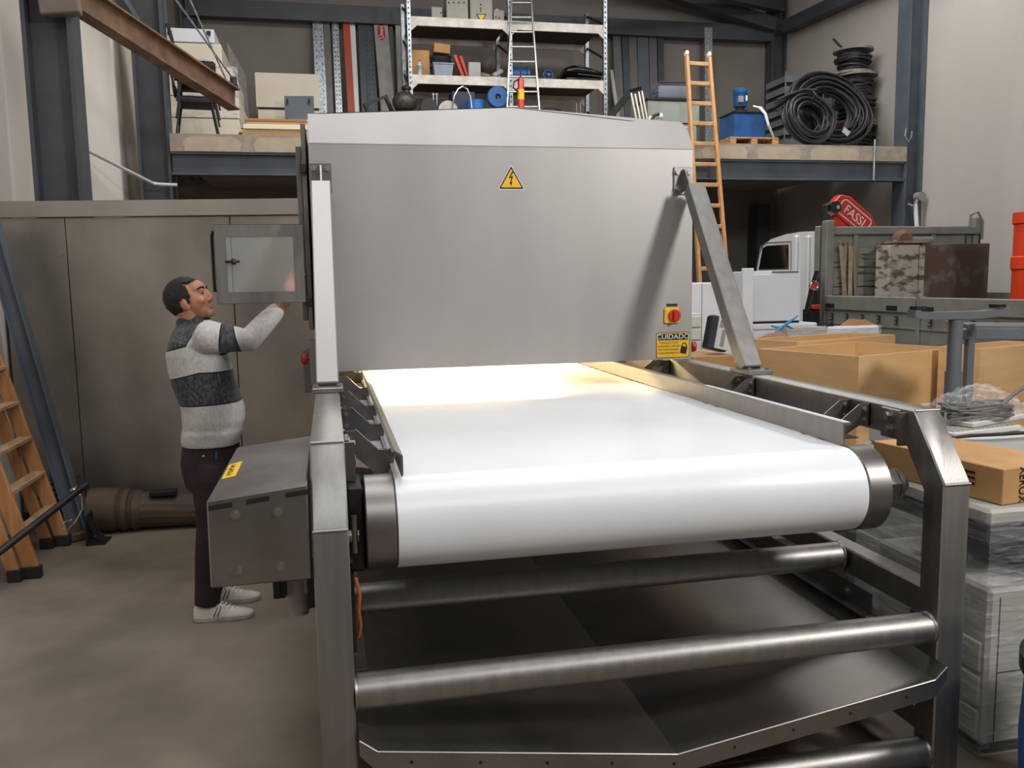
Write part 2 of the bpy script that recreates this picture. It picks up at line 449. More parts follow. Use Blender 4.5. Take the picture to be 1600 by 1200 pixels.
# belt and rollers
YR, ZR, RB, Y2 = .2, .985, .141, 4.05
def stadium(r, n=28):
    a = [(YR+r*math.cos(PI/2+PI*i/n), ZR+r*math.sin(PI/2+PI*i/n)) for i in range(n+1)]
    return a+[(Y2+r*math.cos(-PI/2+PI*i/n), ZR+r*math.sin(-PI/2+PI*i/n)) for i in range(n+1)]
so_, si = stadium(RB), stadium(RB-.004)
mb = MB(); t = mb.bm; x0, x1 = .243, 1.77; n = len(so_)
ov = [[t.verts.new((x, y, z)) for y, z in pr] for x in (x0, x1) for pr in (so_, si)]
for k in range(n):
    j = (k+1) % n
    t.faces.new((ov[0][k], ov[0][j], ov[2][j], ov[2][k])); t.faces.new((ov[1][k], ov[3][k], ov[3][j], ov[1][j]))
    t.faces.new((ov[0][k], ov[1][k], ov[1][j], ov[0][j])); t.faces.new((ov[2][k], ov[2][j], ov[3][j], ov[3][k]))
bmesh.ops.recalc_face_normals(t, faces=t.faces[:])
belt = mb.build('belt', BELT, M0)
for yy in (YR, Y2):
    mb = MB().cyl((.15, yy, ZR), (1.858, yy, ZR), RB-.005, seg=64)
    rl = mb.build('roller', STEEL, M0)
    mb = MB()
    for xa, xb in ((.15, .2405), (1.7725, 1.858)): mb.lathe([(RB-.002, 0), (RB+.003, .004), (RB+.003, xb-xa-.004), (RB-.003, xb-xa)], (xa, yy, ZR), (1, 0, 0), 64)
    split_build(mb, 'roller_collar', DSTEEL, rl)
    mb = MB(); mb.cyl((.09, yy, ZR), (2.0, yy, ZR), .028, seg=24)
    mb.lathe([(.055, 0), (.062, .004), (.062, .088), (.056, .092)], (1.862, yy, ZR), (1, 0, 0), 6); mb.lathe([(.056, 0), (.056, .014), (.05, .022)], (1.954, yy, ZR), (1, 0, 0), 28)
    mb.build('shaft_nut', STEEL, rl)
mb = MB().span((.19, .42, 1.085), (.2425, 4.0, 1.108)).span((1.771, .5, 1.085), (1.83, 4.0, 1.108)); split_build(mb, 'slider_bed', WHITE, M0)
# side guides
mb = MB().prism([(.262, .14, 1.132), (.268, .14, 1.138), (.268, .14, 1.196), (.245, .14, 1.212), (.236, .14, 1.208), (.258, .14, 1.19)], (0, 3.8, 0))
g = mb.build('side_guide', DSTEEL, M0, smooth=0)
mb = MB().prism([(1.77, .215, 1.13), (1.77, .215, 1.205), (1.80, .215, 1.207), (1.80, .215, 1.2), (1.776, .215, 1.198), (1.776, .215, 1.13)], (0, 3.7, 0))
g2 = mb.build('side_guide', STEEL, M0, smooth=0)
mb = MB()
for i in range(64): mb.box((1.784, .225+i*.0175, 1.2085), (.024, .011, .003), (0, 0, .25))
mb.build('guide_teeth', WHITE, g2)
for y in (.38, .9, 1.42, 2.1, 2.9):      # cranked guide brackets
    lp = [(.1, 1.238), (.138, 1.238), (.205, 1.17), (.236, 1.166), (.258, 1.19), (.258, 1.13), (.236, 1.098), (.2, 1.094), (.138, 1.15), (.1, 1.15)]
    mb = MB().prism([(a, y, b) for a, b in lp], (0, .005, 0)); mb.span((.1, y, 1.15), (.105, y+.05, 1.238)); mb.prism([(.138, y, 1.238), (.205, y, 1.17), (.236, y, 1.166), (.236, y+.03, 1.166), (.205, y+.03, 1.17), (.138, y+.03, 1.238)], (0.002, 0, .003))
    br = mb.build('guide_bracket', DSTEEL, M0, smooth=0)
    mb = MB()
    for zz in (1.17, 1.215): bolt(mb, (.118, y, zz), (0, -1, 0), .006, .005)
    split_build(mb, 'bolt', STEEL, br)
for y in (.40, 1.27, 2.3, 3.1):
    rp = [(2.0, 1.238), (1.955, 1.238), (1.86, 1.165), (1.80, 1.165), (1.776, 1.19), (1.776, 1.14), (1.80, 1.112), (1.875, 1.112), (1.955, 1.158), (2.0, 1.158)]
    mb = MB().prism([(a, y, b) for a, b in rp], (0, .005, 0)); mb.prism([(a, y+.12, b) for a, b in rp], (0, .005, 0))
    mb.span((1.994, y, 1.155), (2.0, y+.125, 1.24)); mb.span((1.9, y, 1.112), (1.955, y+.125, 1.116))
    br = mb.build('guide_bracket', DSTEEL, M0, smooth=0)
    mb = MB()
    for yy in (y, y+.12):
        for zz in (1.178, 1.218): bolt(mb, (1.976, yy, zz), (0, -1, 0), .007, .005)
    split_build(mb, 'bolt', STEEL, br)
# roller adjuster plates bolted inside the rails
for x, s in ((.1, 1), (2.0, -1)):
    mb = MB().span((x, .22, 1.135), (x+s*.014, .32, 1.24), .003); mb.span((x, .19, 1.12), (x+s*.03, .205, 1.235))
    ap = mb.build('adjuster_plate', DSTEEL, M0)
    mb = MB()
    for zz in (1.165, 1.212): bolt(mb, (x+s*.014, .27, zz), (s, 0, 0), .017, .016)
    split_build(mb, 'bolt', STEEL, ap)
mb = MB().span((.1, .12, .86), (.148, .3, 1.115), .006); mb.span((.1, .1, .62), (.112, .34, .86))
bb = mb.build('bearing_block', BLACK, M0)
mb = MB().cyl((.1, .1, .975), (.13, .1, .975), .02); mb.cyl((.118, .085, 1.04), (.118, .085, .93), .009); mb.lathe([(.055, 0), (.06, .01), (.03, .014)], (.1, .16, .93), (1, 0, 0)); mb.build('chain_wheel', DSTEEL, bb)
mb = MB().tube([(.115, .1, .85), (.125, .09, .80), (.12, .1, .75), (.125, .11, .70), (.118, .12, .66)], .006, 8); mb.build('motor_cable', mat('orange_cable', '#a5552c', .5), bb)

# hood
HB, HT, HY = 1.251, 2.425, 2.224
hd = MB().span((0, HY, HB), (2.1, HY+.004, HT), .0015).build('hood_front', HOOD, M0)
MB().span((0, HY, HB-.002), (2.1, HY+.03, HB+.001)).build('bottom_hem', HOOD, hd)
yt = 2.305
mb = MB().prism([(0.004, HY, HT), (2.098, HY, HT), (2.094, yt, 2.552), (2.062, yt, 2.585), (1.08, yt, 2.645), (.004, yt, 2.585)], (0, .004, 0.0)); mb.build('hood_upper_panel', HOOD, M0)
MB().cyl((.004, HY+.001, HT), (2.098, HY+.001, HT), .0035, seg=8).build('fold_edge', HOOD, hd)
mb = MB().prism([(0.0, yt, 2.585), (1.08, yt, 2.645), (2.1, yt, 2.56), (2.1, yt, 2.556), (1.08, yt, 2.641), (0.0, yt, 2.581)], (0, 1.65, 0)); mb.build('hood_roof', HOOD, M0, smooth=0)
for x in (0.0, 2.096):
    mb = MB().prism([(x, HY+.005, HB), (x, HY+.005, HT), (x, yt+.004, 2.56), (x, 3.95, 2.56), (x, 3.95, HB)], (.004, 0, 0)); mb.build('hood_side', HOOD, M0)
MB().span((0, 3.95, HB), (2.1, 3.955, 2.56)).build('hood_back', HOOD, M0)
LAMPM = mat('lit_tube', '#fff3d8', .4, emit='#ffe6b0', estr=110)
for yy, zz in ((3.2, 1.53), (3.42, 1.53)):
    mb = MB().cyl((.30, yy, zz), (1.62, yy, zz), .02, seg=16); lt = mb.build('lamp_tube', LAMPM, M0)
    mb = MB().cyl((.22, yy, zz), (.30, yy, zz), .024, seg=16); mb.cyl((1.62, yy, zz), (1.70, yy, zz), .024, seg=16); split_build(mb, 'lamp_cap', GREYBOX, lt)
mb = MB().span((.004, 3.02, 1.565), (2.096, 3.6, 1.59)); mb.build('lamp_reflector', HOOD, M0)
for x in (.006, 2.06): MB().span((x, 3.05, 1.50), (x+.035, 3.55, 1.565)).build('lamp_holder', HOOD, M0)

# braces from rails to the hood
for x, s in ((.052, 1), (2.05, -1)):
    p0, p1 = V((x, 1.42, 1.262)), V((x+(.004 if s > 0 else .012), 2.12, 2.20))
    b_ = MB().bar(p0, p1, .096, .082, (0, -1, 0.7), .005).build('hood_brace', HOOD if s > 0 else STEEL, M0)
    MB().box((x, 1.41, 1.259), (.13, .19, .022), None, .003).build('brace_foot', STEEL, b_)
    mb = MB()
    for dx, dy in ((-.045, -.07), (.045, -.07)): bolt(mb, (x+dx, 1.41+dy, 1.27), (0, 0, 1), .009, .008)
    split_build(mb, 'bolt', STEEL, b_)
    xc = x+.006 if s > 0 else 2.035
    pl = MB().span((xc-.052, HY-.011, 2.175), (xc+.052, HY-.001, 2.325), .002).build('brace_bracket', DSTEEL, M0)
    mb = MB()
    for dx in (-.034, .034):
        for zz in (2.205, 2.295): bolt(mb, (xc+dx, HY-.011, zz), (0, -1, 0), .013, .01)
    split_build(mb, 'bolt', STEEL, pl)
    MB().prism([(xc-.004, HY-.011, 2.31), (xc-.004, HY-.04, 2.31), (xc-.004, HY-.13, 2.19), (xc-.004, HY-.011, 2.19)], (.009, 0, 0)).build('gusset', STEEL, pl)

# electrical triangle
def rtri(cx, cz, w_, h_, r, y, th):
    pts = []
    P3 = [V((cx-w_/2, cz)), V((cx+w_/2, cz)), V((cx, cz+h_))]
    for i in range(3):
        p, a, b = P3[i], P3[i-1], P3[(i+1) % 3]
        p1, p2 = p+(a-p).normalized()*r, p+(b-p).normalized()*r
        for k in range(5):
            t = k/4; q = (1-t)**2*p1+2*t*(1-t)*p+t*t*p2; pts.append((q.x, y, q.y))
    return MB().prism(pts, (0, -th, 0))
sg = rtri(1.056, 2.196, .150, .134, .012, HY-.0005, .001).build('warning_sticker', WHITE, M0)
rtri(1.056, 2.2005, .137, .121, .008, HY-.0015, .0006).build('sticker_border', INK, sg)
rtri(1.056, 2.2085, .112, .098, .005, HY-.0021, .0006).build('sticker_field', YEL, sg)
bl = [(.004, .088), (-.017, .048), (.000, .053), (-.006, .027), (-.013, .029), (-.002, .006), (.007, .03), (.0005, .0285), (.012, .064), (-.004, .059), (.016, .088)]
MB().prism([(1.056+a*.92, HY-.0027, 2.211+b*.92) for a, b in bl], (0, -.0005, 0)).build('lightning_bolt', INK, sg)
# CUIDADO sign
sx0, sx1, sz0, sz1 = 1.884, 2.086, 1.259, 1.405
def rrect(x0, x1, z0, z1, r, y, th):
    pts = []
    for cx, cz, a in ((x1-r, z1-r, 0), (x0+r, z1-r, PI/2), (x0+r, z0+r, PI), (x1-r, z0+r, 1.5*PI)):
        for k in range(5): pts.append((cx+r*math.cos(a+k*PI/8), y, cz+r*math.sin(a+k*PI/8)))
    return MB().prism(pts, (0, -th, 0))
sg = rrect(sx0, sx1, sz0, sz1, .012, HY-.0005, .001).build('caution_sign', INK, M0)
rrect(sx0+.003, sx1-.003, sz0+.003, sz1-.003, .010, HY-.0015, .0004).build('sign_field', YEL, sg)
rrect(sx0+.008, sx1-.008, sz1-.046, sz1-.008, .005, HY-.0019, .0004).build('sign_header', INK, sg)
mb = MB().text('CUIDADO', ((sx0+sx1)/2, HY-.0026, sz1-.027), (1, 0, 0), (0, 0, 1), .040, .0006, font_scale_x=1.08)
mb.build('sign_heading', WHITE, sg, smooth=0)
mb = MB()
for i, tx in enumerate(('TRANQUE COM', 'CADEADO ANTES', 'DE FUNCIONAR', 'O EQUIPAMENTO')):
    mb.text(tx, (sx0+.073, HY-.0024, sz1-.061-i*.0195), (1, 0, 0), (0, 0, 1), .0165, .0005, font_scale_x=1.0)
mb.build('sign_lettering', INK, sg, smooth=0)
mb = MB().box((sx1-.036, HY-.0024, sz0+.042), (.038, .0008, .042), (0, .2, 0)); mb.tube([V((sx1-.036, HY-.0022, sz0+.062))+V((.014*math.cos(a)+.004, 0, .02*math.sin(a))) for a in [PI*i/10 for i in range(11)]], .0028, 6)
mb.build('padlock_symbol', INK, sg)
# isolator switch
sw = MB().box((1.975, HY-.008, 1.499), (.088, .016, .088), None, .006).build('isolator_switch', YEL, M0)
MB().lathe([(.036, 0), (.036, .012), (.033, .016)], (1.985, HY-.016, 1.499), (0, -1, 0), 32).build('switch_dial', RED, sw)
MB().box((1.985, HY-.042, 1.499), (.02, .02, .066), None, .005).build('switch_handle', RED, sw)
MB().span((1.945, HY-.002, 1.552), (2.01, HY-.0005, 1.566)).build('switch_label', INK, sw)
# mushroom stop buttons on both sides
for p, s in ((at_y(481, 560, 2.34), -1), (at_y(1083, 541, 2.36), 1)):
    x = 0 if s < 0 else 2.1
    sb = MB().span((x, p.y-.045, p.z-.14 if s < 0 else p.z-.07), (x+s*.04, p.y+.045, p.z+.1)).build('stop_button_box', GREYBOX, M0)
    MB().lathe([(.014, 0), (.014, .014), (.031, .016), (.034, .026), (.03, .04), (.014, .048)], (x+s*.04, p.y, p.z), (s, 0, 0)).build('stop_button', RED, sb)

# side cabinet panels and the open control door
MB().span((-.036, 2.262, 1.47), (-.012, 3.2, 2.528), .003).build('side_cover', DSTEEL, M0)
MB().span((-.066, 2.30, 1.52), (-.038, 3.1, 2.42), .003).build('control_cabinet', DSTEEL, M0)
mb = MB()
for zz in (1.62, 2.30): mb.box((-.03, 2.25, zz), (.035, .03, .05), None, .004)
split_build(mb, 'cabinet_hinge', DARK, M0)
mb = MB().span((-.075, 2.33, 1.13), (-.006, 2.5, 1.36)); mb.build('cable_box', DSTEEL, M0)
DY = 2.15
x0, x1, z0, z1 = -.474, -.044, 1.618, 2.012
def frame(mb, x0, x1, z0, z1, a, b, c, d, y0, y1):
    mb.span((x0, y0, z0), (x0+a, y1, z1)); mb.span((x1-b, y0, z0), (x1, y1, z1)); mb.span((x0+a, y0, z1-c), (x1-b, y1, z1)); mb.span((x0+a, y0, z0), (x1-b, y1, z0+d)); return mb
mb = frame(MB(), x0, x1, z0, z1, .055, .05, .062, .058, DY, DY+.002)
mb.span((x0, DY, z0), (x0+.0015, DY+.022, z1)); mb.span((x0, DY, z1-.0015), (x1, DY+.022, z1)); mb.span((x0, DY, z0), (x1, DY+.022, z0+.0015))
dr = mb.build('control_door', STEEL, M0, smooth=0)
MB().span((x0+.05, DY+.003, z0+.05), (x1-.045, DY+.006, z1-.055)).build('door_pane', PANE, dr)
mb = MB().tube([(x0-.012, DY+.03, z0+.06), (x0-.014, DY+.03, z0+.1), (x0-.014, DY+.03, z1-.06), (x0-.006, DY+.025, z1-.03)], .008, 8); mb.build('door_gasket', BLACK, dr)
kz = z0+.21
mb = MB().box((x0+.066, DY-.006, kz), (.035, .012, .014), None, .003); mb.lathe([(.014, 0), (.015, .02), (.009, .024)], (x0+.09, DY, kz), (0, -1, 0)); mb.box((x0+.106, DY-.014, kz), (.024, .01, .013), None, .003); mb.build('door_lock', BLACK, dr)
mb = MB().cyl((x0+.092, DY-.0235, kz), (x0+.092, DY-.027, kz), .006, seg=14); mb.build('lock_cylinder', CHROME, dr)

# gear motor box on the left post
bx0, bx1, yb0, yb1 = -.272, -.008, .0, .79
ft = [(bx0, 1.131), (bx1, 1.160), (bx1, .89), (bx0-.002, .888)]
mb = MB().prism([(a, yb0, b) for a, b in ft], (0, yb1, 0), bev=.004)
mbx = mb.build('motor_cover', DSTEEL, M0)
mb = MB()
for xa in (-.268, -.17, -.066):
    zl = 1.131+(xa-bx0)*.11-.012
    mb.prism([(xa, yb0-.0012, zl-.002), (xa+.062, yb0-.0012, zl+.005), (xa+.062, yb0-.0012, zl-.009), (xa, yb0-.0012, zl-.016)], (0, .0012, 0))
split_build(mb, 'vent_slot', INK, mbx)
mb = MB()
for px, py in ((368, 804), (435, 800), (374, 891), (439, 885)): bolt(mb, at_y(px, py, yb0), (0, -1, 0), .0095, .009)
split_build(mb, 'bolt', STEEL, mbx)
def topz(x): return 1.131+(x-bx0)*.11
sl = [at_z(px, py, 1.1365) for px, py in ((358, 725), (379, 721), (368, 744), (346, 747))]
mb = MB().prism([(p.x, p.y, topz(p.x)+.0008) for p in sl], (0, 0, .001)); st = mb.build('motor_label', YEL, mbx)
cc = (sl[0]+sl[1]+sl[2]+sl[3])/4
mb = MB().text('ATENÇÃO', (cc.x, cc.y, topz(cc.x)+.0022), (sl[0]-sl[3]), (sl[3]-sl[2])*-1, .035, .0006); mb.build('label_lettering', INK, st, smooth=0)
mb = MB().span((-.12, .12, .80), (-.085, .2, .888)); mb.span((-.115, .09, .81), (-.10, .14, .865)); mb.span((-.02, .1, .77), (-.002, .3, .86)); split_build(mb, 'motor_bracket', BLACK, M0)
mb = MB().cyl((-.05, .16, .75), (-.05, .16, .888), .034, seg=20); mb.cyl((-.05, .16, .735), (-.05, .16, .75), .026, seg=20); mb.span((-.085, .13, .80), (-.02, .2, .86), .004); mb.build('gear_motor', GREYBOX, M0)
# ================================================================ the man at the control door
PR = V((-.56, 2.24, 0))
man = thing('person', 'man in a striped grey sweater and dark trousers reaching behind the open control door', 'person', PR)
def remesh(o, vox, it=6, fac=0.5):
    r = o.modifiers.new('voxel', 'REMESH'); r.mode = 'VOXEL'; r.voxel_size = vox; r.use_smooth_shade = True
    s_ = o.modifiers.new('smooth', 'SMOOTH'); s_.iterations = it; s_.factor = fac
    return o
def capsule(mb, pts, rs, seg=16):
    mb.tube(pts, rs, seg)
    mb.ell(pts[0], (rs[0],)*3, seg=12); mb.ell(pts[-1], (rs[-1],)*3, seg=12)
    for p, r in zip(pts[1:-1], rs[1:-1]): mb.ell(p, (r*.99,)*3, seg=12)
def skin_mat(hc):
    m = mat('skin', '#b98469', .5, 0, '#a87359', 14, spec=.35); nt = m.node_tree; b = nt.nodes['Principled BSDF']
    b.inputs['Subsurface Weight'].default_value = .05
    src = b.inputs['Base Color'].links[0].from_socket
    tc = nt.nodes.new('ShaderNodeTexCoord'); vm = nt.nodes.new('ShaderNodeVectorMath'); vm.operation = 'DISTANCE'; vm.inputs[1].default_value = hc
    mr = nt.nodes.new('ShaderNodeMapRange'); mr.inputs['From Min'].default_value = .085; mr.inputs['From Max'].default_value = .055; mr.inputs['To Max'].default_value = .45
    mx = nt.nodes.new('ShaderNodeMix'); mx.data_type = 'RGBA'; mx.inputs[7].default_value = lin('#5a4238')
    nt.links.new(tc.outputs['Object'], vm.inputs[0]); nt.links.new(vm.outputs['Value'], mr.inputs['Value']); nt.links.new(mr.outputs[0], mx.inputs[0])
    nt.links.new(src, mx.inputs[6]); nt.links.new(mx.outputs[2], b.inputs['Base Color'])
    return m
# joints
S_r, E_r, W_r = at_y(323, 527, 2.03), at_y(389, 531, 2.16), at_y(446, 470, 2.245)
S_l, E_l, W_l = at_y(312, 527, 2.40), at_y(306, 610, 2.44), at_y(322, 680, 2.46)
HC = at_y(295, 470, 2.20)                     # head centre
Rh = Euler((0, math.radians(-19), math.radians(-11))).to_matrix(); HS = 1.02
def H(x, y, z): return HC + Rh @ V((x, y, z))*HS
b = MB()
b.ell(H(-.010, 0, .022), (.094, .077, .088), Rh); b.ell(H(.032, 0, -.01), (.066, .066, .088), Rh); b.ell(H(.038, 0, -.062), (.052, .050, .045), Rh)
b.ell(H(.074, 0, -.092), (.026, .03, .021), Rh); b.ell(H(.052, 0, .042), (.05, .058, .045), Rh)
for s in (-1, 1):
    b.ell(H(.083, s*.027, .027), (.014, .028, .009), Rh); b.ell(H(.066, s*.042, -.022), (.026, .02, .02), Rh)
    b.ell(H(-.004, s*.077, -.012), (.023, .010, .036), Rh @ Euler((0, -.2, s*.3)).to_matrix()); b.ell(H(.004, s*.072, -.035), (.012, .01, .014), Rh)
    b.ell(H(.098, s*.011, -.030), (.011, .010, .009), Rh); b.ell(H(.0765, s*.031, .0185), (.014, .018, .0055), Rh); b.ell(H(.0765, s*.031, -.0015), (.013, .017, .005), Rh)
b.tube([H(.09, 0, .028), H(.1, 0, .005), H(.110, 0, -.020), H(.106, 0, -.032)], [.010, .012, .0135, .009], 10)
b.ell(H(.094, 0, -.054), (.009, .024, .006), Rh); b.ell(H(.0925, 0, -.066), (.010, .021, .007), Rh)
nb = at_y(303, 515, 2.22)
b.tube([H(-.018, 0, -.03), H(-.018, 0, -.09), nb], [.064, .060, .074], 20); b.ell(nb-V((0, 0, .03)), (.085, .12, .05))
b.ell(at_y(315, 560, 2.21), (.10, .15, .14)); b.ell(at_y(328, 640, 2.21), (.10, .13, .16)); b.ell(at_y(328, 705, 2.22), (.10, .13, .10))
capsule(b, [S_r, E_r, W_r], [.055, .043, .031]); capsule(b, [S_l, E_l, W_l], [.055, .042, .03])
def hand(b, wr, d, across, nrm, bend):
    """palm, four unequal fingers bent along the normal, thumb from the side of the palm"""
    d, across = d.normalized(), across.normalized(); nrm = d.cross(across) if nrm is None else nrm.normalized()
    R_ = Matrix((d, across, nrm)).transposed()
    b.ell(wr+d*.05, (.055, .041, .017), R_); b.ell(wr+d*.03+across*.02, (.035, .02, .018), R_)
    for i, L in enumerate((.072, .08, .075, .058)):
        p = wr+d*.088+across*(.030-.020*i); pts = [p-d*.02, p]; dd = d.copy(); spread = across*(.05-.035*i)
        for k, f in enumerate((.45, .32, .23)):
            dd = (dd+nrm*bend*(.35+.25*k)+spread*.3).normalized(); p = p+dd*L*f; pts.append(p)
        b.tube(pts, [.0095, .0095, .0088, .0082, .0068], 8); b.ell(pts[-1], (.007,)*3, seg=8)
    p = wr+d*.022+across*.034; t1 = p+(d*.6+across*.65+nrm*.25).normalized()*.038; t2 = t1+(d*.85+across*.2+nrm*.35).normalized()*.03
    b.tube([wr+d*.015+across*.015, p, t1, t2], [.013, .0125, .0105, .008], 8); b.ell(t2, (.008,)*3, seg=8)
hd_ = at_y(461, 436, 2.285)-W_r
hand(b, W_r+hd_.normalized()*.02, hd_, V((.5, .1, -.35)), None, -.5)
hand(b, W_l, V((.15, 0, -1)), V((1, 0, .1)), None, .4)
for yy in (2.12, 2.355): capsule(b, [at_y(328, 745, yy*.7+2.24*.3), at_y(328, 835, yy), at_y(324, 925, yy), V((-.615, yy, .07))], [.06, .045, .036, .032])
hcl = H(.060, 0, -.085)-PR
body = remesh(b.build('body', skin_mat(hcl), man), .0042, 4)
# eyes, brows, hair
EYE = mat('eye_white', '#7d726a', .3); IRIS = mat('dark_iris', '#1c120d', .15)
for s in (-1, 1):
    e = MB().ell(H(.0775, s*.031, .0085), (.0125, .0135, .008), Rh).build('eye', EYE, man); MB().ell(H(.0872, s*.030, .0085), (.0045, .0105, .0068), Rh).build('iris', IRIS, e)
HAIR = mat('short_dark_hair', '#0d0a08', .6, 0, '#1c1613', 60, stretch=(1, 1, 3), bump=.8, bscale=240)
mb = MB()
for s in (-1, 1): mb.tube([H(.0975, s*.013, .032), H(.0965, s*.028, .0375), H(.0895, s*.048, .0365), H(.078, s*.058, .031)], [.004, .006, .005, .003], 8)
split_build(mb, 'eyebrow', HAIR, man)
t = bmesh.new(); bmesh.ops.create_uvsphere(t, u_segments=72, v_segments=48, radius=1.0)
kill = []
for f in t.faces:
    c = f.calc_center_median(); X, Y, Z = c.x*.100-.012, c.y*.083, c.z*.096+.024
    xb = .028
    for (z0, x0), (z1, x1) in (((-.015, .028), (.033, .041)), ((.033, .041), (.06, .034)), ((.06, .034), (.09, .014)), ((.09, .014), (.2, .014))):
        if z0 <= Z < z1: xb = x0+(x1-x0)*(Z-z0)/(z1-z0)
    keep = Z > -.056 and (X < -.026 or (X < .013 and Z > .014) or (X < xb and Z > -.016) or (Z > .066+.25*abs(Y) and X < .10-.9*max(0, abs(Y)-.015)))
    if not keep: kill.append(f)
bmesh.ops.delete(t, geom=kill, context='FACES')
for v in t.verts: v.co = H(v.co.x*.100-.012, v.co.y*.083, v.co.z*.096+.024)
mb = MB(); mb._join(t); hr = mb.build('hair', HAIR, man, smooth=80)
so_ = hr.modifiers.new('thick', 'SOLIDIFY'); so_.thickness = .016; so_.offset = -.6
tx_ = bpy.data.textures.new('hair_tufts', 'CLOUDS'); tx_.noise_scale = .016; dm_ = hr.modifiers.new('tufts', 'DISPLACE'); dm_.texture = tx_; dm_.strength = .010; dm_.mid_level = .5
MB().ell(H(.020, -.0735, .0), (.009, .005, .02), Rh).build('sideburn', HAIR, hr)

# sweater: torso loft + sleeves, one smooth skin
rows = [(694, 285, 374), (686, 283, 376), (672, 284, 380), (668, 286, 379), (655, 285, 383), (638, 284, 382), (622, 278, 377), (600, 269, 369), (575, 263, 362), (552, 260, 357), (532, 264, 350), (516, 271, 342), (504, 279, 333)]
hw = [.150, .155, .165, .160, .170, .172, .172, .178, .188, .198, .200, .150, .085]
rings = []
for (py, a, c), wy in zip(rows, hw):
    A, B = at_y(a, py, 2.22), at_y(c, py-(0 if py > 600 else 0), 2.22); cx = (A+B)/2; hx = (B-A).length/2
    rings.append([V((cx.x+hx*math.copysign(abs(math.cos(q))**.85, math.cos(q)), 2.225+wy*math.copysign(abs(math.sin(q))**.85, math.sin(q)), cx.z+(A.z-B.z)*0)) for q in [2*PI*k/40 for k in range(40)]])
b = MB().loft(rings)
C_r = at_y(430, 488, 2.225)
capsule(b, [S_r+V((.01, .02, 0)), S_r*.5+E_r*.5, E_r, E_r*.45+C_r*.55, C_r], [.082, .070, .062, .056, .047])
capsule(b, [S_l, S_l*.5+E_l*.5, E_l, W_l-V((0, 0, -.02))], [.078, .064, .056, .042])
col0 = at_y(302, 501, 2.22); b.lathe([(.082, -.03), (.083, 0), (.080, .03), (.074, .036)], col0, (Rh @ V((-.1, 0, 1))), 28)
zz = lambda py, px=310, y=2.22: at_y(px, py, y)-PR
def sweater_mat():
    m = bpy.data.materials.new('striped_sweater_knit'); m.use_nodes = True; nt = m.node_tree; bs = nt.nodes['Principled BSDF']; L = nt.links.new
    bs.inputs['Roughness'].default_value = .9; bs.inputs['Sheen Weight'].default_value = .15
    tc = nt.nodes.new('ShaderNodeTexCoord'); sp = nt.nodes.new('ShaderNodeSeparateXYZ'); L(tc.outputs['Object'], sp.inputs[0])
    def N(op, a, b_=None):
        n = nt.nodes.new('ShaderNodeMath'); n.operation = op
        for i, q in enumerate((a, b_)):
            if q is None: continue
            if isinstance(q, (int, float)): n.inputs[i].default_value = q
            else: L(q, n.inputs[i])
        return n.outputs[0]
    X, Z = sp.outputs[0], sp.outputs[2]
    def line(p, q):   # height above the line through two photo points on the torso
        a, c = zz(p[1], p[0]), zz(q[1], q[0]); k = (c.z-a.z)/(c.x-a.x)
        return N('SUBTRACT', Z, N('ADD', N('MULTIPLY', X, k), a.z-k*a.x))
    e1, e2 = line((262, 549), (300, 538)), line((300, 538), (317, 507))
    yoke = N('MINIMUM', e1, e2)
    g1, g2 = line((270, 590), (318, 577)), line((318, 577), (362, 576)); up = N('MAXIMUM', g1, N('MULTIPLY', g2, 1.0))
    up = N('MINIMUM', N('MULTIPLY', g1, -1), N('MULTIPLY', g2, -1)) if False else N('MULTIPLY', N('MAXIMUM', g1, g2), -1)
    lo = line((283, 632), (378, 624))
    band = N('MINIMUM', up, lo)
    a0, a1, a2 = (at_y(344, 530, 2.05)-PR), (at_y(372, 530, 2.12)-PR), (at_y(350, 556, 2.07)-PR)
    tilt = N('MULTIPLY', N('SUBTRACT', Z, a0.z), .12)
    slv = N('MINIMUM', N('MINIMUM', N('SUBTRACT', N('SUBTRACT', X, a0.x), tilt), N('ADD', N('SUBTRACT', a1.x, X), N('MULTIPLY', tilt, -1.8))), N('SUBTRACT', Z, a2.z))
    coll = N('MINIMUM', N('SUBTRACT', Z, (col0-PR).z+.004), N('SUBTRACT', (col0-PR).x+.085, X))
    d_ = N('MAXIMUM', N('MAXIMUM', yoke, band), N('MAXIMUM', slv, coll))       # signed distance into the dark areas
    cr = nt.nodes.new('ShaderNodeValToRGB'); cr.color_ramp.interpolation = 'CONSTANT'
    es = cr.color_ramp.elements; es[0].position = 0; es[0].color = (0, 0, 0, 1); es[1].position = .5; es[1].color = (.5, .5, .5, 1)
    e3 = es.new(.56); e3.color = (1, 1, 1, 1)
    L(N('ADD', N('MULTIPLY', d_, 8.0), .5), cr.inputs['Fac'])
    nz = nt.nodes.new('ShaderNodeTexNoise'); nz.inputs['Scale'].default_value = 130; nz.inputs['Detail'].default_value = 3
    mp = nt.nodes.new('ShaderNodeMapping'); mp.inputs['Scale'].default_value = (1, 1, .35); L(tc.outputs['Object'], mp.inputs[0]); L(mp.outputs[0], nz.inputs['Vector'])
    def ramp(c1, c2, lo_=.35, hi=.65):
        r = nt.nodes.new('ShaderNodeValToRGB'); r.color_ramp.elements[0].color = lin(c1); r.color_ramp.elements[1].color = lin(c2)
        r.color_ramp.elements[0].position = lo_; r.color_ramp.elements[1].position = hi; L(nz.outputs['Fac'], r.inputs['Fac']); return r.outputs['Color']
    light, dark = ramp('#b1aeac', '#c6c3c0'), ramp('#242429', '#57575c', .4, .68)
    sv = nt.nodes.new('ShaderNodeSeparateColor'); L(cr.outputs['Color'], sv.inputs[0]); v_ = sv.outputs[0]
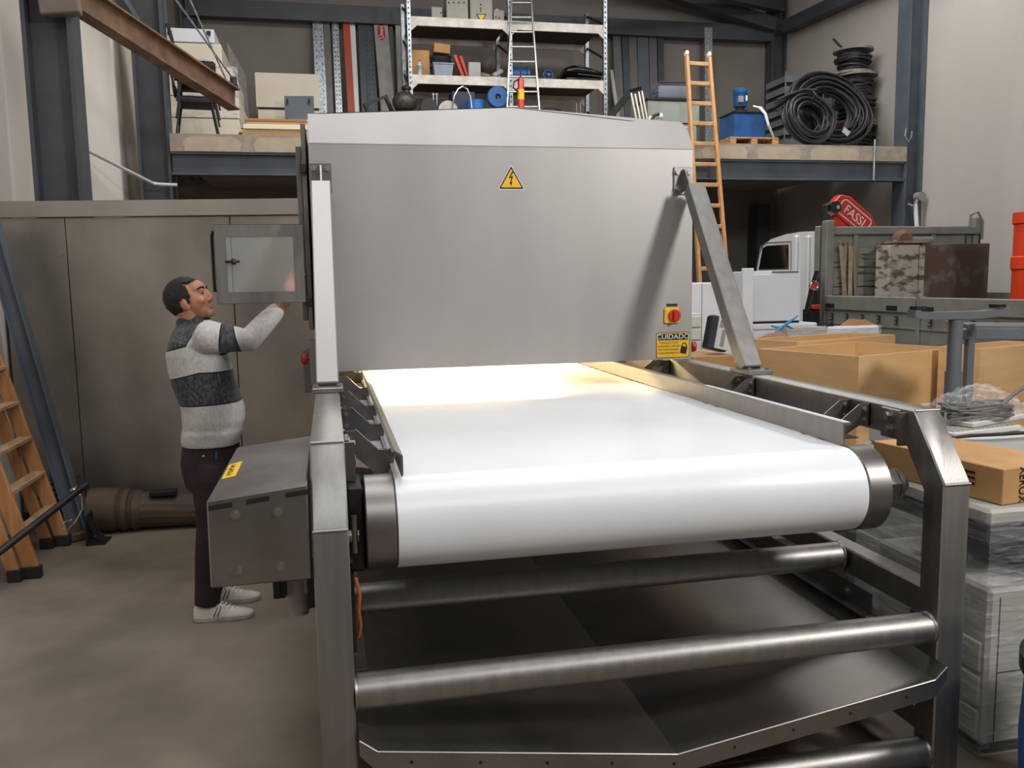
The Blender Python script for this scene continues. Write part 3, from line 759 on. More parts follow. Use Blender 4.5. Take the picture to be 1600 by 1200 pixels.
    m1 = nt.nodes.new('ShaderNodeMix'); m1.data_type = 'RGBA'; L(N('GREATER_THAN', v_, .1), m1.inputs[0]); L(light, m1.inputs[6]); m1.inputs[7].default_value = lin('#131316')
    m2 = nt.nodes.new('ShaderNodeMix'); m2.data_type = 'RGBA'; L(N('GREATER_THAN', v_, .8), m2.inputs[0]); L(m1.outputs[2], m2.inputs[6]); L(dark, m2.inputs[7])
    L(m2.outputs[2], bs.inputs['Base Color'])
    n2 = nt.nodes.new('ShaderNodeTexNoise'); n2.inputs['Scale'].default_value = 16; n2.inputs['Detail'].default_value = 4; L(mp.outputs[0], n2.inputs['Vector'])
    bp = nt.nodes.new('ShaderNodeBump'); bp.inputs['Strength'].default_value = .45; bp.inputs['Distance'].default_value = .03; L(N('ADD', n2.outputs['Fac'], N('MULTIPLY', nz.outputs['Fac'], .15)), bp.inputs['Height']); L(bp.outputs[0], bs.inputs['Normal'])
    return m
sw_ = remesh(b.build('sweater', sweater_mat(), man), .0085, 5)

# trousers
b = MB(); trow = [(688, 286, 373), (700, 284, 375), (720, 282, 374), (740, 285, 371), (760, 292, 366)]
rings = []
for (py, a, c), wy in zip(trow, (.148, .155, .168, .175, .17)):
    A, B = at_y(a, py, 2.23), at_y(c, py, 2.23); cx = (A+B)/2; hx = (B-A).length/2
    rings.append([V((cx.x+hx*math.cos(q), 2.235+wy*math.sin(q), cx.z)) for q in [2*PI*k/36 for k in range(36)]])
b.loft(rings)
for yy, dx in ((2.125, 0), (2.355, 6)):
    pts = [(329+dx, 724, .070), (329+dx, 745, .094), (331+dx, 780, .088), (331+dx, 820, .075), (326+dx, 870, .068), (324+dx, 915, .062), (324+dx, 944, .064)]
    b.tube([at_y(px, py, yy) for px, py, r in pts], [r for px, py, r in pts], 20)
TROU = mat('dark_maroon_denim', '#1f1416', .85, 0, '#2a1c1e', 9, bump=.6, bscale=16)
remesh(b.build('trousers', TROU, man), .008, 9)
mb = MB().ell(at_y(318, 713, 2.06), (.006, .004, .006)); mb.build('pocket_rivet', CHROME, man)
p = at_y(338, 712, 2.062); MB().tube([p+V((0, 0, .02)), p-V((0, 0, .02))], .005, 8).build('pocket_pen', BLUE, man)

# shoes
SHOE = mat('scuffed_white_leather', '#cfcac2', .55, 0, '#b8b2a8', 9, bump=.15); SOLE = mat('grey_white_rubber', '#b3ada4', .7, 0, '#96908a', 12)
def shoe(ox, oy):
    sec = [(.0, .022, .066), (.012, .033, .078), (.05, .039, .088), (.09, .040, .090), (.13, .041, .082), (.17, .046, .066), (.21, .049, .054), (.25, .045, .046), (.28, .034, .036), (.296, .016, .026)]
    rings = []
    for x, hw_, h in sec:
        r = []
        for k in range(18):
            q = PI*k/17; r.append((ox+x, oy+hw_*math.cos(q)*(1-.25*math.sin(q)), .024+(h-.024)*math.sin(q)**.7))
        rings.append(r)
    u_ = MB().loft(rings).build('shoe', SHOE, man, smooth=60)
    poly = [(ox+x, oy-hw_-.004, 0) for x, hw_, h in sec]+[(ox+x, oy+hw_+.004, 0) for x, hw_, h in sec[::-1]]
    MB().prism(poly, (0, 0, .027), bev=.004).build('sole', SOLE, u_)
    mb = MB()
    for i in range(5):
        x = .115+i*.019; z = .093-i*.0085
        mb.tube([(ox+x, oy-.026, z-.010), (ox+x+.004, oy-.01, z+.001), (ox+x+.008, oy+.01, z+.001), (ox+x+.012, oy+.026, z-.010)], .0038, 6)
    mb.tube(arc((ox+.10, oy-.012, .098), .016, 0, 2*PI, 12, (1, 0, 0), (0, -.6, .5)), .003, 6)
    mb.build('laces', WHITE, u_)
    mb = MB()
    for x in (.10, .118): mb.prism([(ox+x, oy-.046, .03), (ox+x+.005, oy-.046, .03), (ox+x+.022, oy-.031, .072), (ox+x+.018, oy-.031, .072)], (0, .004, 0))
    mb.build('side_stripe', DARK, u_)
shoe(-.672, 2.115); shoe(-.655, 2.36)
# ================================================================ left side: tank, pillar, ladder
ya, yb_ = 4.36, 4.06
xa, xb = XL+.03, -.02
tk = thing('steel_tank_housing', 'tall stained stainless steel panelled housing standing behind the man', 'tank', ((xa+xb)/2, 5.2, 0))
def ty(x): return ya+(yb_-ya)*(x-xa)/(xb-xa)
def tbox(x0, x1, z0, z1, off, th):
    return MB().prism([(x0, ty(x0)-off, z0), (x1, ty(x1)-off, z0), (x1, ty(x1)-off+th, z0), (x0, ty(x0)-off+th, z0)], (0, 0, z1-z0), bev=.002)
s1, s2 = at_y(114, 520, ty(-1.7)).x, at_y(368, 510, ty(-.6)).x
MB().prism([(xa, ya+.03, .06), (xb, yb_+.03, .06), (xb, 6.4, .06), (xa, 6.4, .06)], (0, 0, 2.15)).build('housing_body', TANKM, tk)
for x0, x1 in ((xa, s1-.003), (s1+.003, s2-.003), (s2+.003, xb)):
    pn = tbox(x0, x1, .09, 2.205, 0, .02).build('front_panel', TANKM, tk)
    mb = MB()
    for zz_ in (.35, 1.05, 1.95):
        if x1 < xb: mb.cyl((x1-.03+.06*0, ty(x1)-.001, zz_), (x1-.03, ty(x1)-.005, zz_), .008, seg=10)
        else: mb.cyl((x0+.04, ty(x0)-.001, zz_), (x0+.04, ty(x0)-.005, zz_), .008, seg=10)
    split_build(mb, 'screw', STEEL, pn)
tbox(xa, xb, 2.212, 2.325, .018, .05).build('top_trim', mat('pale_steel_trim', '#a39d94', .42, .85, '#b0aaa1', 2, rvar=.08), tk)
tbox(xa, xb, 0.0, .09, -.02, .05).build('base_plinth', DARK, tk)
pr_ = at_y(700, 500, 4.0)

# cast iron pillar lying on the floor
IRON = mat('weathered_cast_iron', '#4d4843', .7, .35, '#6e5742', 5, (.35, .7), stretch=(.5, 2, 2), bump=.25, bscale=40)
P0, P1 = V((-1.63, 4.02, .158)), V((-.66, 3.97, .108)); ax = (P1-P0).normalized(); Lp = (P1-P0).length
cp = thing('cast_iron_pillar', 'old fluted cast iron pillar lying on the floor against the steel housing', 'pillar', (P0+P1)/2*1.0-V((0, 0, .13)))
mb = MB(); t = bmesh.new(); n = 48; sx = ax.orthogonal().normalized(); sy = ax.cross(sx); R0 = []
for i in range(25):
    h = .34+(Lp-.34)*i/24; r = .128-(.128-.098)*i/24
    R0.append([t.verts.new(P0+ax*h+(sx*math.cos(2*PI*k/n)+sy*math.sin(2*PI*k/n))*(r*(1-.045*(k % 3 == 0)))) for k in range(n)])
for A, B in zip(R0[:-1], R0[1:]):
    for k in range(n): t.faces.new((A[k], A[(k+1) % n], B[(k+1) % n], B[k]))
t.faces.new(R0[0][::-1]); t.faces.new(R0[-1]); bmesh.ops.recalc_face_normals(t, faces=t.faces[:]); mb._join(t)
mb.build('fluted_shaft', IRON, cp)
MB().lathe([(.10, 0), (.152, .0), (.155, .02), (.155, .17), (.148, .19), (.135, .2), (.148, .225), (.152, .245), (.146, .262), (.13, .272), (.136, .29), (.146, .305), (.14, .325), (.128, .35)], P0, ax, 48).build('moulded_base', IRON, cp)
a_, b_ = at_y(232, 775, 3.88), at_y(274, 774, 3.88)
MB().span((a_.x, 3.90, a_.z-.012), (b_.x, 3.99, a_.z+.02), .003).build('shaft_slot', INK, cp)

# wooden ladder leaning on the left wall
ld = thing('wooden_step_ladder', 'orange brown wooden ladder with flat treads leaning on the left wall', 'ladder', (-1.84, 3.37, 0))
fB, fA = V((-1.72, 3.06, .05)), V((-1.74, 3.72, .05)); lean = V((-.262, .015, 1.0))
tops = []
for f in (fB, fA):
    tpt = f+lean*((-2.15-f.x)/lean.x)
    tops.append(tpt)
    st = MB().bar(f, tpt, .035, .085, (1, 0, 0), .004).build('stile', WOODL, ld)
    MB().box(f-V((-.003, 0, .012)), (.095, .05, .076), None, .006).build('rubber_foot', RUBBER, st)
    g_ = f+V((-.085, -.045, 0)); tq = g_+lean*max(.2, (-2.155-g_.x)/lean.x)
    s2_ = MB().bar(g_, tq, .03, .07, (1, 0, 0), .004).build('stile', WOODL, ld); MB().box(g_-V((-.003, 0, .012)), (.08, .045, .076), None, .006).build('rubber_foot', RUBBER, s2_)
for k in range(6):
    h = .22+k*.235
    a_, b_ = fB+lean*h, fA+lean*h
    if a_.x < -2.12: break
    MB().box((a_+b_)/2, (.085, (b_-a_).length-.02, .025), None, .003).build('tread', mat('worn_tread_wood', '#b89a7d', .7, 0, '#a17c58', 8, stretch=(5, 1, 5)), ld)

# steel section leaning on the wall left of the housing
a_, b_ = V((-1.68, 3.90, .03)), V((-2.12, 4.0, 2.2))
d_ = (b_-a_)
mb = MB().bar(a_, b_, .014, .11, (1, 0, 0)); mb.bar(a_+V((.05, 0, 0)), b_+V((.05, 0, 0)), .09, .012, (1, 0, 0)); mb.bar(a_-V((.05, 0, 0)), b_-V((.05, 0, 0)), .09, .012, (1, 0, 0))
tag(mb.build('leaning_steel_section', PAINT), 'blue grey steel section leaning between the ladder and the steel housing', 'steel section')

# pipe with a chrome wire handle, and the hose and iron heap behind the ladder
a_, b_ = at_y(135, 757, 3.35), at_y(-40, 893, 2.7)
pp = thing('steel_pipe', 'long dark grey pipe slanting in front of the wooden ladder', 'pipe', (a_+b_)/2)
MB().tube([a_, b_], .021, 16).build('pipe_tube', DARK, pp)
mb = MB().tube([at_y(115, 768, 3.35), at_y(128, 775, 3.33), at_y(129, 795, 3.33), at_y(118, 815, 3.33), at_y(104, 829, 3.33), at_y(96, 824, 3.33), at_y(101, 815, 3.33), at_y(113, 812, 3.33)], .0055, 8)
mb.lathe([(.024, -.012), (.026, 0), (.024, .012)], at_y(115, 768, 3.33)+V((0, .02, 0)), (b_-a_), 16)
mb.build('wire_handle', CHROME, pp)
HOSE = mat('grey_hose', '#6d6c69', .6, 0, '#55534f', 8)
mb = MB(); rr = random.Random(5)
for i in range(7):
    pts = [V((-1.86+.08*math.cos(q)+rr.uniform(-.008, .008), 4.0+.07*math.sin(q), .262+.028*i+.02*math.sin(q*2+i))) for q in [2*PI*k/20 for k in range(20)]]
    mb.tube(pts, .014, 8, closed=True)
tag(mb.build('coiled_hose', HOSE), 'grey hose coiled on the dark heap behind the wooden ladder', 'hose')
hp = thing('iron_scrap_heap', 'dark iron brackets and castings heaped behind the wooden ladder', 'scrap iron', (-1.78, 3.86, 0))
MB().box((-1.86, 4.0, .12), (.14, .14, .24), (0, 0, .2), .02).build('casting', DARK, hp)
mb = MB().span((-1.58, 3.66, 0), (-1.57, 3.83, .2)); mb.span((-1.58, 3.66, 0), (-1.46, 3.83, .012)); mb.bar((-1.575, 3.7, .18), (-1.48, 3.7, .02), .012, .04); mb.build('angle_bracket', DARK, hp)
mb = MB().lathe([(.09, 0), (.1, .01), (.1, .05), (.06, .06), (.05, .1)], (-1.72, 3.86, 0), (0, 0, 1), 24); mb.build('pulley', IRON, hp)
# ================================================================ on the mezzanine
ZD = zt            # deck level
def box_thing(name, label, cat, p0, p1, m, group=None, bev=.006):
    return tag(MB().span(p0, p1, bev).build(name, m), label, cat, group)
# stack of black chairs
CH = mat('black_chair_fabric', '#17171a', .85, 0, '#222226', 20, bump=.1)
def make_chair():
    r = thing('stacking_chair', 'lowest black stacking chair of the three, standing on the mezzanine edge', 'chair', (0, 0, 0), 'black chairs stacked at the mezzanine corner')
    MB().box((0, 0, .43), (.42, .44, .08), None, .025, 2).build('seat', CH, r)
    MB().loft([[(-.22+.0*k-.06*t*t, y, .52+.36*t) if s == 0 else (-.25-.06*t*t, y, .52+.36*t) for s in (0, 1) for y in ((-.2+.03*t, .2-.03*t) if s == 0 else (.2-.03*t, -.2+.03*t))] for k, t in enumerate((0, .3, .6, .85, 1))]).build('backrest', CH, r)
    for sy in (-1, 1):
        MB().tube([(.17, sy*.2, .43), (.24, sy*.23, 0)], .011, 8).build('leg', DARK, r); MB().tube([(-.17, sy*.2, .43), (-.24, sy*.23, 0)], .011, 8).build('leg', DARK, r)
        MB().tube([(-.17, sy*.2, .43), (-.235, sy*.2, .6)], .011, 8).build('back_post', DARK, r)
        MB().box((.02, sy*.21, .475), (.34, .03, .02), None, .006).build('seat_rail', GALV, r)
    return r
cx = at_z(303, 217, ZD); ch0 = make_chair(); cy_ = 8.75
ch0.location = (at_y(309, 200, cy_).x, cy_, ZD); ch0.rotation_euler = (0, 0, .12)
for i, lb in enumerate(('middle black stacking chair of the three stacked at the mezzanine corner', 'topmost black stacking chair, half hidden behind the rusty jib beam')):
    dup(ch0, ch0.location+V((.015*(i+1), 0, .2*(i+1))), .12, lb)
# film-wrapped stack of insulated panels
yp = 9.55
def pbox(x0, y0, x1, y1, dep, m, name, label, cat, yf=yp, group=None, parts=None):
    a, b = at_y(x0, y1, yf), at_y(x1, y0, yf)
    return box_thing(name, label, cat, (a.x, yf, a.z), (b.x, yf+dep, b.z), m, group)
GP = 'cream insulated panels piled behind the chairs'
zt0 = ZD+.002
xs0, xs1 = at_y(262, 150, yp).x, at_y(372, 150, yp).x
lv = [at_y(330, q, yp).z for q in (184, 150, 103, 66)]
labs = ['lowest cream insulated panel of the wrapped pile, behind the chair legs', 'second cream panel from the bottom of the wrapped pile', 'third cream panel from the bottom, behind the end of the jib beam', 'cream panel just under the white latched panel on the pile']
prev = zt0; offs = [0, .0, -.02, -.06]
for i, z in enumerate(lv):
    box_thing('insulated_panel', labs[i], 'panel', (xs0+.02, yp+.01*i, prev), (xs1+offs[i]*3, yp+1.6, z-.012), CREAM, GP, .008); prev = z
tp = thing('latched_panel', 'white panel with two black latches lying on top of the cream pile', 'panel', ((xs0+xs1)/2, yp+.5, prev))
a, b = at_y(258, 66, yp+.03), at_y(334, 46, yp+.03)
MB().span((a.x, yp+.03, prev), (b.x, yp+1.2, b.z), .006).build('panel_body', WHITE, tp)
for px in (265, 326):
    q = at_y(px, 51, yp+.02); MB().box((q.x, yp+.022, q.z), (.05, .02, .045), None, .005).lathe([(.015, 0), (.013, .03)], (q.x+.01, yp+.012, q.z-.03), (0, -1, 0), 12).build('latch', BLACK, tp)
fm = MB()
fm.prism([(xs1+.012, yp-.01, zt0), (xs1+.02, yp+1.62, zt0), (xs1-.03, yp+1.62, lv[3]), (xs1-.1, yp-.005, lv[3])], (.006, 0, 0))
fm.span((xs0+.3, yp-.014, lv[0]), (xs1+.012, yp-.009, lv[2]))
tag(fm.build('stretch_film_sheet', FILM), 'clear stretch film wrapped round the right side of the cream panels', 'plastic film')
# white board and blue-grey plate leaning behind the timber
yb2 = 11.3
bd = thing('white_board', 'large cream board with a dark slot standing against the back wall', 'board', (at_y(445, 190, yb2).x, yb2, ZD))
a, b, c = at_y(398, 113, yb2), at_y(498, 113, yb2), at_y(445, 168, yb2)
MB().span((a.x, yb2, c.z), (b.x, yb2+.04, a.z)).build('upper_panel', CREAM, bd); c2 = at_y(445, 172, yb2)
MB().span((a.x+.02, yb2, ZD), (b.x, yb2+.04, c2.z)).build('lower_panel', CREAM, bd); MB().span((a.x+.03, yb2+.02, c2.z-.01), (b.x-.02, yb2+.05, c.z+.01)).build('slot_back', INK, bd)
yb3 = 10.9
a, b = at_y(444, 150, yb3), at_y(490, 150, yb3)
bp_ = thing('blue_grey_plate', 'blue grey metal plate with black hooks leaning on the cream board', 'plate', ((a.x+b.x)/2, yb3, ZD))
MB().prism([(a.x, yb3, a.z), (b.x, yb3, b.z), (b.x, yb3-.25, ZD), (a.x, yb3-.25, ZD)], (0, .02, 0)).build('plate_body', PAINT, bp_)
for px in (449, 483):
    for py in (158, 188):
        q = at_y(px, py, yb3-.06 if py < 170 else yb3-.16); MB().box(q-V((0, .02, 0)), (.03, .03, .05), None, .005).build('hook', BLACK, bp_)
# timber: boards piled on the deck edge
yq = 8.42; ztim = ZD
TI = [('#b98a57', 378, 475, .05, 0), ('#d9c7a5', 372, 474, .035, .03), ('#e4d8c0', 380, 480, .05, -.02), ('#d5bf98', 385, 476, .04, .02), ('#a9764a', 383, 478, .03, .0)]
tl = ['lowest brown timber of the small pile beside the cream board', 'thin pale timber second from the bottom of the small pile', 'broad pale board in the middle of the timber pile', 'pale timber second from the top of the small pile', 'reddish brown board on top of the small timber pile']
for i, (c_, p0, p1, h, dy) in enumerate(TI):
    x0, x1 = at_y(p0, 205, yq).x, at_y(p1, 205, yq).x
    box_thing('timber_board', tl[i], 'timber', (x0, yq+dy, ztim), (x1+.1, yq+.3+dy, ztim+h), mat('timber_%s' % c_[1:], c_, .75, 0, c_, 6, bump=.1), 'timber pile on the mezzanine', .003); ztim += h+.001
mb = MB().lathe([(.05, 0), (.10, .02), (.11, .12), (.08, .2), (.05, .24)], (at_y(389, 205, 9.0).x, 9.0, ZD), (0, 0, 1), 20)
tag(mb.build('rubber_bucket', RUBBER), 'small black rubber bucket between the cream panels and the timber', 'bucket')
mb = MB().tube([(at_y(372, 215, 8.6).x, 8.6, ZD+.03), (at_y(418, 215, 8.6).x, 8.6, ZD+.03)], .03, 12)
tag(mb.build('grey_tube', GREYBOX), 'short grey tube lying on the mezzanine edge below the timber', 'tube')

# ---- profiles leaning on the back wall
def leaner(name, label, px0, py0, px1, py1, wpx, m, dep=.06, group='profiles leaning on the back wall', slots=None, yt_=12.2, yb_=11.75):
    a = at_y(px0, py0, yt_); b = at_y(px1, py1, yb_+(yt_-yb_)*.4)
    d = b-a; f = (ZD-a.z)/d.z; b = a+d*f
    wd = wpx*(a-CAM).length/FPX*.97
    r = thing(name, label, 'profile', b, group)
    mb = MB(); mb.bar(b, a, wd, dep, (0, -1, 0)); mb.build('section', m, r)
    if slots:
        mb = MB(); n = int((a-b).length/slots); u = (a-b).normalized()
        for i in range(1, n):
            for s in (-.25, .25): mb.bar(b+u*(i*slots-.012)+V((s*wd, -dep/2-.001, 0)), b+u*(i*slots+.012)+V((s*wd, -dep/2-.001, 0)), .014, .003, (0, -1, 0))
        mb.build('slot_pattern', INK, r)
    return r, a, b, wd
DKT = mat('slate_grey_coating', '#3b4147', .45, .2, '#434a50', 5); ORP = mat('orange_red_coating', '#b8431f', .5, 0, '#a83a1a', 4)
PG = mat('pale_grey_plastic', '#a9a6a3', .5, 0, '#9d9a97', 3); MG = mat('mid_grey_steel', '#6d6a68', .5, .4, '#5f5d5b', 4)
leaner('cable_tray', 'wide galvanised tray leftmost of the lengths leaning on the back wall', 496, 27, 503, 175, 15, GALV, .06, slots=.11)
leaner('steel_channel', 'narrow dark grey channel between two galvanised trays on the back wall', 510, 26, 516, 175, 9, MG)
leaner('cable_tray', 'narrow perforated galvanised tray just left of the orange beam', 523, 25, 530, 175, 9, GALV, .05, slots=.07)
leaner('orange_profile', 'orange red beam standing upright against the back wall', 540, 22, 549, 175, 10, ORP, .1)
leaner('strip_light_body', 'thin shiny white strip leaning just right of the orange beam', 550, 32, 557, 175, 8, WHITE, .05)
leaner('slotted_channel', 'dark slate channel right of the shiny white strip', 563, 22, 570, 172, 9, DKT, .06)
leaner('slotted_channel', 'dark slotted channel left of the trunking with the red oval logo', 574, 22, 583, 172, 13, DKT, .07, slots=.08)
r, a, b, wd = leaner('trunking_box', 'pale grey trunking carton with a red oval logo on the back wall', 593, 22, 604, 150, 20, PG, .1)
u = (a-b).normalized(); lx = V((1, 0, 0)); o_ = at_y(595.5, 50, a.y-.12); n_ = V((0, -1, 0))
q0 = a-u*((a.z-o_.z)/u.z)+V((0, -.053, 0))
t_ = [q0+lx*.062*math.cos(k*PI/14)+u*.135*math.sin(k*PI/14) for k in range(28)]
MB().prism(t_, (0, -.003, 0)).build('oval_logo', RED, r)
MB().text('Unex', q0+V((0, -.005, 0)), u, -lx, .10, .002).build('logo_lettering', WHITE, r, smooth=0)
MB().bar(a-u*.02, a+u*.07, wd*1.15, .12, (0, -1, 0)).build('end_cap', mat('dark_red_cap', '#7a2f2c', .6), r)
leaner('steel_channel', 'thin brownish channel between the logo carton and the grey duct', 610, 26, 613, 150, 6, MG)
leaner('grey_duct', 'grey box duct leaning beside the shelf rack upright', 624, 17, 629, 150, 14, PG, .12)
for i, (x0, x1, wpx, m) in enumerate(((962, 968, 12, MG), (975, 980, 10, DKT), (987, 991, 12, MG), (1003, 1006, 17, PAINT), (1019, 1021, 12, MG), (1031, 1033, 9, DKT))):
    leaner('dark_channel', ('leftmost', 'second', 'third', 'fourth, widest and bluish', 'fifth', 'rightmost')[i]+' of the dark channels leaning right of the shelf rack', x0, 42, x1, 170, wpx, m, .06, 'dark channels leaning right of the rack')
leaner('pale_tube', 'short pale grey tube leaning beside the right rack upright', 955, 110, 966, 190, 5, PG, .04, yt_=11.6, yb_=11.2)
leaner('galvanised_duct', 'round galvanised spiral duct standing behind the wooden extension ladder', 1105, 44, 1106, 210, 12, GALV, .1, yt_=12.1, yb_=11.95)

# ---- shelf rack
YS, YSB = 10.6, 11.55
rk = thing('shelf_rack', 'tall galvanised shelf rack with two white edged shelves on the mezzanine', 'shelf', (at_y(795, 100, YS).x, (YS+YSB)/2, ZD))
RKM = mat('scuffed_white_beam', '#dcd7cf', .5, 0, '#c2bab0', 7, bump=.05)
ux = [at_y(p, 90, YS).x for p in (640, 797, 945)]
ztop = at_y(640, -25, YS).z
for x in ux:
    for y in (YS, YSB):
        mb = MB().span((x-.03, y-.03, ZD), (x-.024, y+.03, ztop)); mb.span((x-.03, y-.03, ZD), (x+.03, y-.024, ztop))
        up = mb.build('upright', GALV, rk)
        if y == YS:
            mb = MB(); z = ZD+.1
            while z < ztop: mb.box((x, y-.0305, z), (.018, .003, .028)); z += .075
            tag(mb.build('upright_slots', INK, up), kind='stuff')
    mb = MB(); zz_ = ZD
    for i in range(5):
        mb.bar((x, YS, zz_+.1), (x, YSB, zz_+.5) if i % 2 == 0 else (x, YSB, zz_+.5), .02, .03); zz_ += .5
    split_build(mb, 'lacing_bar', DARK, rk)
SZ = [at_y(720, 29, YS-.03).z, at_y(720, 119, YS-.03).z]
for si_, z in enumerate(SZ):
    for k in (0, 1):
        x0, x1 = ux[k]+.03, ux[k+1]-.03
        MB().span((x0, YS, z-.03), (x1, YSB, z)).build('shelf_board', mat('dark_shelf_board', '#4a423c', .8), rk)
        for y in (YS-.035, YSB):
            bm_ = MB().span((x0, y, z-.125), (x1, y+.035, z+.003), .004).build('shelf_beam', RKM, rk)
            mb = MB()
            for xa_, s in ((x0, 1), (x1, -1)): mb.prism([(xa_, y, z-.12), (xa_+s*.09, y, z-.12), (xa_, y, z-.20)], (0, .03, 0))
            split_build(mb, 'beam_gusset', RKM, bm_)
tp_, lo = SZ[0]+.004, SZ[1]+.004
def on(z, px0, px1, py, y, dep, m, name, label, cat, group=None, bev=.006):
    a, b, c = at_y(px0, py, y), at_y(px1, py, y), at_y((px0+px1)/2, py, y)
    return box_thing(name, label, cat, (a.x, y, z), (b.x, y+dep, c.z), m, group, bev)
# switch boxes on the upper shelf
ENC = mat('pebble_grey_enclosure', '#8d8b80', .5, 0, '#97958a', 3)
def encl(label, px0, px1, py, y, holes):
    a, b = at_y(px0, py, y), at_y(px1, py, y)
    r = thing('electrical_enclosure', label, 'electrical box', ((a.x+b.x)/2, y+.15, tp_), 'grey electrical boxes on the upper shelf')
    MB().span((a.x, y, tp_), (b.x, y+.3, a.z), .008).build('enclosure_body', ENC, r)
    mb = MB()
    for hx, hy in holes:
        q = at_y(hx, hy, y-.001); mb.cyl(q, q-V((0, .004, 0)), .012, seg=12)
    split_build(mb, 'cable_hole', INK, r)
    return r
encl('small grey electrical box leftmost on the upper shelf', 674, 691, 10, 10.68, [(689, 20)])
encl('large grey electrical box with four holes in a row near its top', 697, 731, -14, 10.66, [(701, 4), (709, 4), (717, 4), (725, 4)])
r = encl('large grey electrical box with an upside-down yellow warning triangle', 734, 769, -16, 10.66, [(751, 7), (751, 13), (751, 17)])
c_ = [at_y(p, q, 10.656) for p, q in ((744, 22), (760, 22), (752, 36))]
MB().prism(c_, (0, -.003, 0)).build('triangle_border', INK, r); cc = (c_[0]+c_[1]+c_[2])/3
MB().prism([cc+(p-cc)*.72+V((0, -.004, 0)) for p in c_], (0, -.002, 0)).build('triangle_field', YEL, r)
encl('small grey electrical box rightmost on the upper shelf', 771, 788, 15, 10.7, [(775, 27), (780, 28)])
# lower shelf
on(lo, 641, 671, 78, 10.8, .4, CARD, 'cardboard_box', 'tall cardboard box at the left end of the lower shelf', 'box')
q = at_y(656, 114, 10.68)
bt = thing('water_bottle', 'small clear plastic bottle with a blue label on the lower shelf', 'bottle', (q.x, 10.68, lo))
MB().lathe([(.028, 0), (.03, .01), (.03, .16), (.012, .2), (.012, .215)], (q.x, 10.68, lo), (0, 0, 1), 18).build('bottle_body', glass_mat('bottle_plastic', fac=.45), bt)
MB().lathe([(.0305, 0), (.0305, .06)], (q.x, 10.68, lo+.09), (0, 0, 1), 18).build('bottle_label', mat('light_blue_label', '#5aa0b8', .4), bt); MB().lathe([(.014, 0), (.014, .02)], (q.x, 10.68, lo+.214), (0, 0, 1), 14).build('bottle_cap', BLUE, bt)
a, b = at_y(677, 99, 10.66), at_y(708, 99, 10.66)
bn = thing('storage_bin', 'blue grey plastic storage bin on the lower shelf', 'bin', ((a.x+b.x)/2, 10.8, lo))
BIN = mat('blue_grey_plastic', '#7f8b99', .4, 0, '#8894a2', 3)
MB().loft([[(a.x+.02, 10.66, lo), (b.x-.02, 10.66, lo), (b.x-.02, 10.95, lo), (a.x+.02, 10.95, lo)], [(a.x, 10.64, a.z), (b.x, 10.64, a.z), (b.x, 10.97, a.z), (a.x, 10.97, a.z)]]).build('bin_body', BIN, bn, smooth=0)
MB().span((a.x-.012, 10.63, a.z-.012), (b.x+.012, 10.98, a.z+.012), .005).build('bin_rim', BIN, bn)
rr = random.Random(2); mb = MB(); cxx = (a.x+b.x)/2
for i in range(9):
    mb.tube([V((cxx-.02+rr.uniform(-.02, .02)+.14*math.cos(q), 10.81+.11*math.sin(q), a.z+.03+.012*i+.015*math.sin(2*q+i))) for q in [2*PI*k/18 for k in range(18)]], .011, 6, True)
tag(mb.build('cable_bundle', RUBBER), 'dark cable bundle heaped in the blue grey bin', 'cable')
q = at_y(690, 77, 10.8)
tag(MB().box((q.x, 10.85, q.z), (.24, .22, .13), (0, .09, 0), .004).build('cardboard_box', CARD), 'small cardboard box tilted on the dark cables', 'box')
for i, (p0, p1, p2) in enumerate(((708, 722, 727), (717, 730, 735))):
    y = 10.7+.12*i
    A, B, C_ = at_y(p0, 85+2*i, y), at_y(p1, 118, y), at_y(p2, 118, y); A.z = A.z; B.z = lo; C_.z = lo
    tag(MB().prism([A, A+V((.05, 0, 0)), C_, B], (0, .05, 0), bev=.004).build('red_wedge', RED), ('front red triangular plate leaning right of the blue grey bin', 'rear red triangular plate, partly behind the other red plate')[i], 'plate', 'red plates leaning on the lower shelf')
on(lo, 732, 751, 97, 10.75, .25, PG, 'grey_block', 'pale grey ribbed block beside the red plates', 'block')
mb = MB().cyl((at_y(760, 112, 10.7).x-.06, 10.72, lo+.05), (at_y(760, 112, 10.7).x+.06, 10.8, lo+.06), .045, .03); tag(mb.build('small_motor', GREYBOX), 'small grey motor next to the ribbed block', 'motor')
q = at_y(780, 110, 10.7)
gr = thing('angle_grinder', 'pale power tool with a round head at the foot of the aluminium ladder', 'power tool', (q.x, 10.75, lo))
MB().tube([(q.x-.08, 10.74, lo+.05), (q.x+.06, 10.78, lo+.14)], [.045, .035], 14).build('tool_body', PG, gr); MB().lathe([(.08, 0), (.085, .02), (.05, .03)], (q.x-.09, 10.72, lo), (0, 0, 1), 20).build('tool_disc', WHITE, gr)
q = at_y(813, 112, 10.7)
bm_ = thing('blue_motor', 'blue electric motor on the lower shelf behind the aluminium ladder', 'motor', (q.x, 10.8, lo))
MB().cyl((q.x-.14, 10.8, lo+.1), (q.x+.1, 10.8, lo+.1), .095, seg=24).build('motor_barrel', BLUE, bm_); MB().lathe([(.06, 0), (.11, .01), (.11, .05), (.05, .06)], (q.x+.1, 10.8, lo+.1), (1, 0, 0), 24).build('motor_fan_cover', BLUE, bm_)
MB().span((q.x-.1, 10.72, lo), (q.x+.06, 10.88, lo+.02)).build('motor_feet', DARK, bm_)
q = at_y(857, 114, 10.7)
wh = thing('blue_handwheel', 'blue spoked handwheel standing on the lower shelf', 'wheel', (q.x, 10.72, lo))
MB().tube(arc((q.x, 10.72, lo+.09), .075, 0, 2*PI, 24)[:-1], .012, 8, True).build('wheel_rim', BLUE, wh)
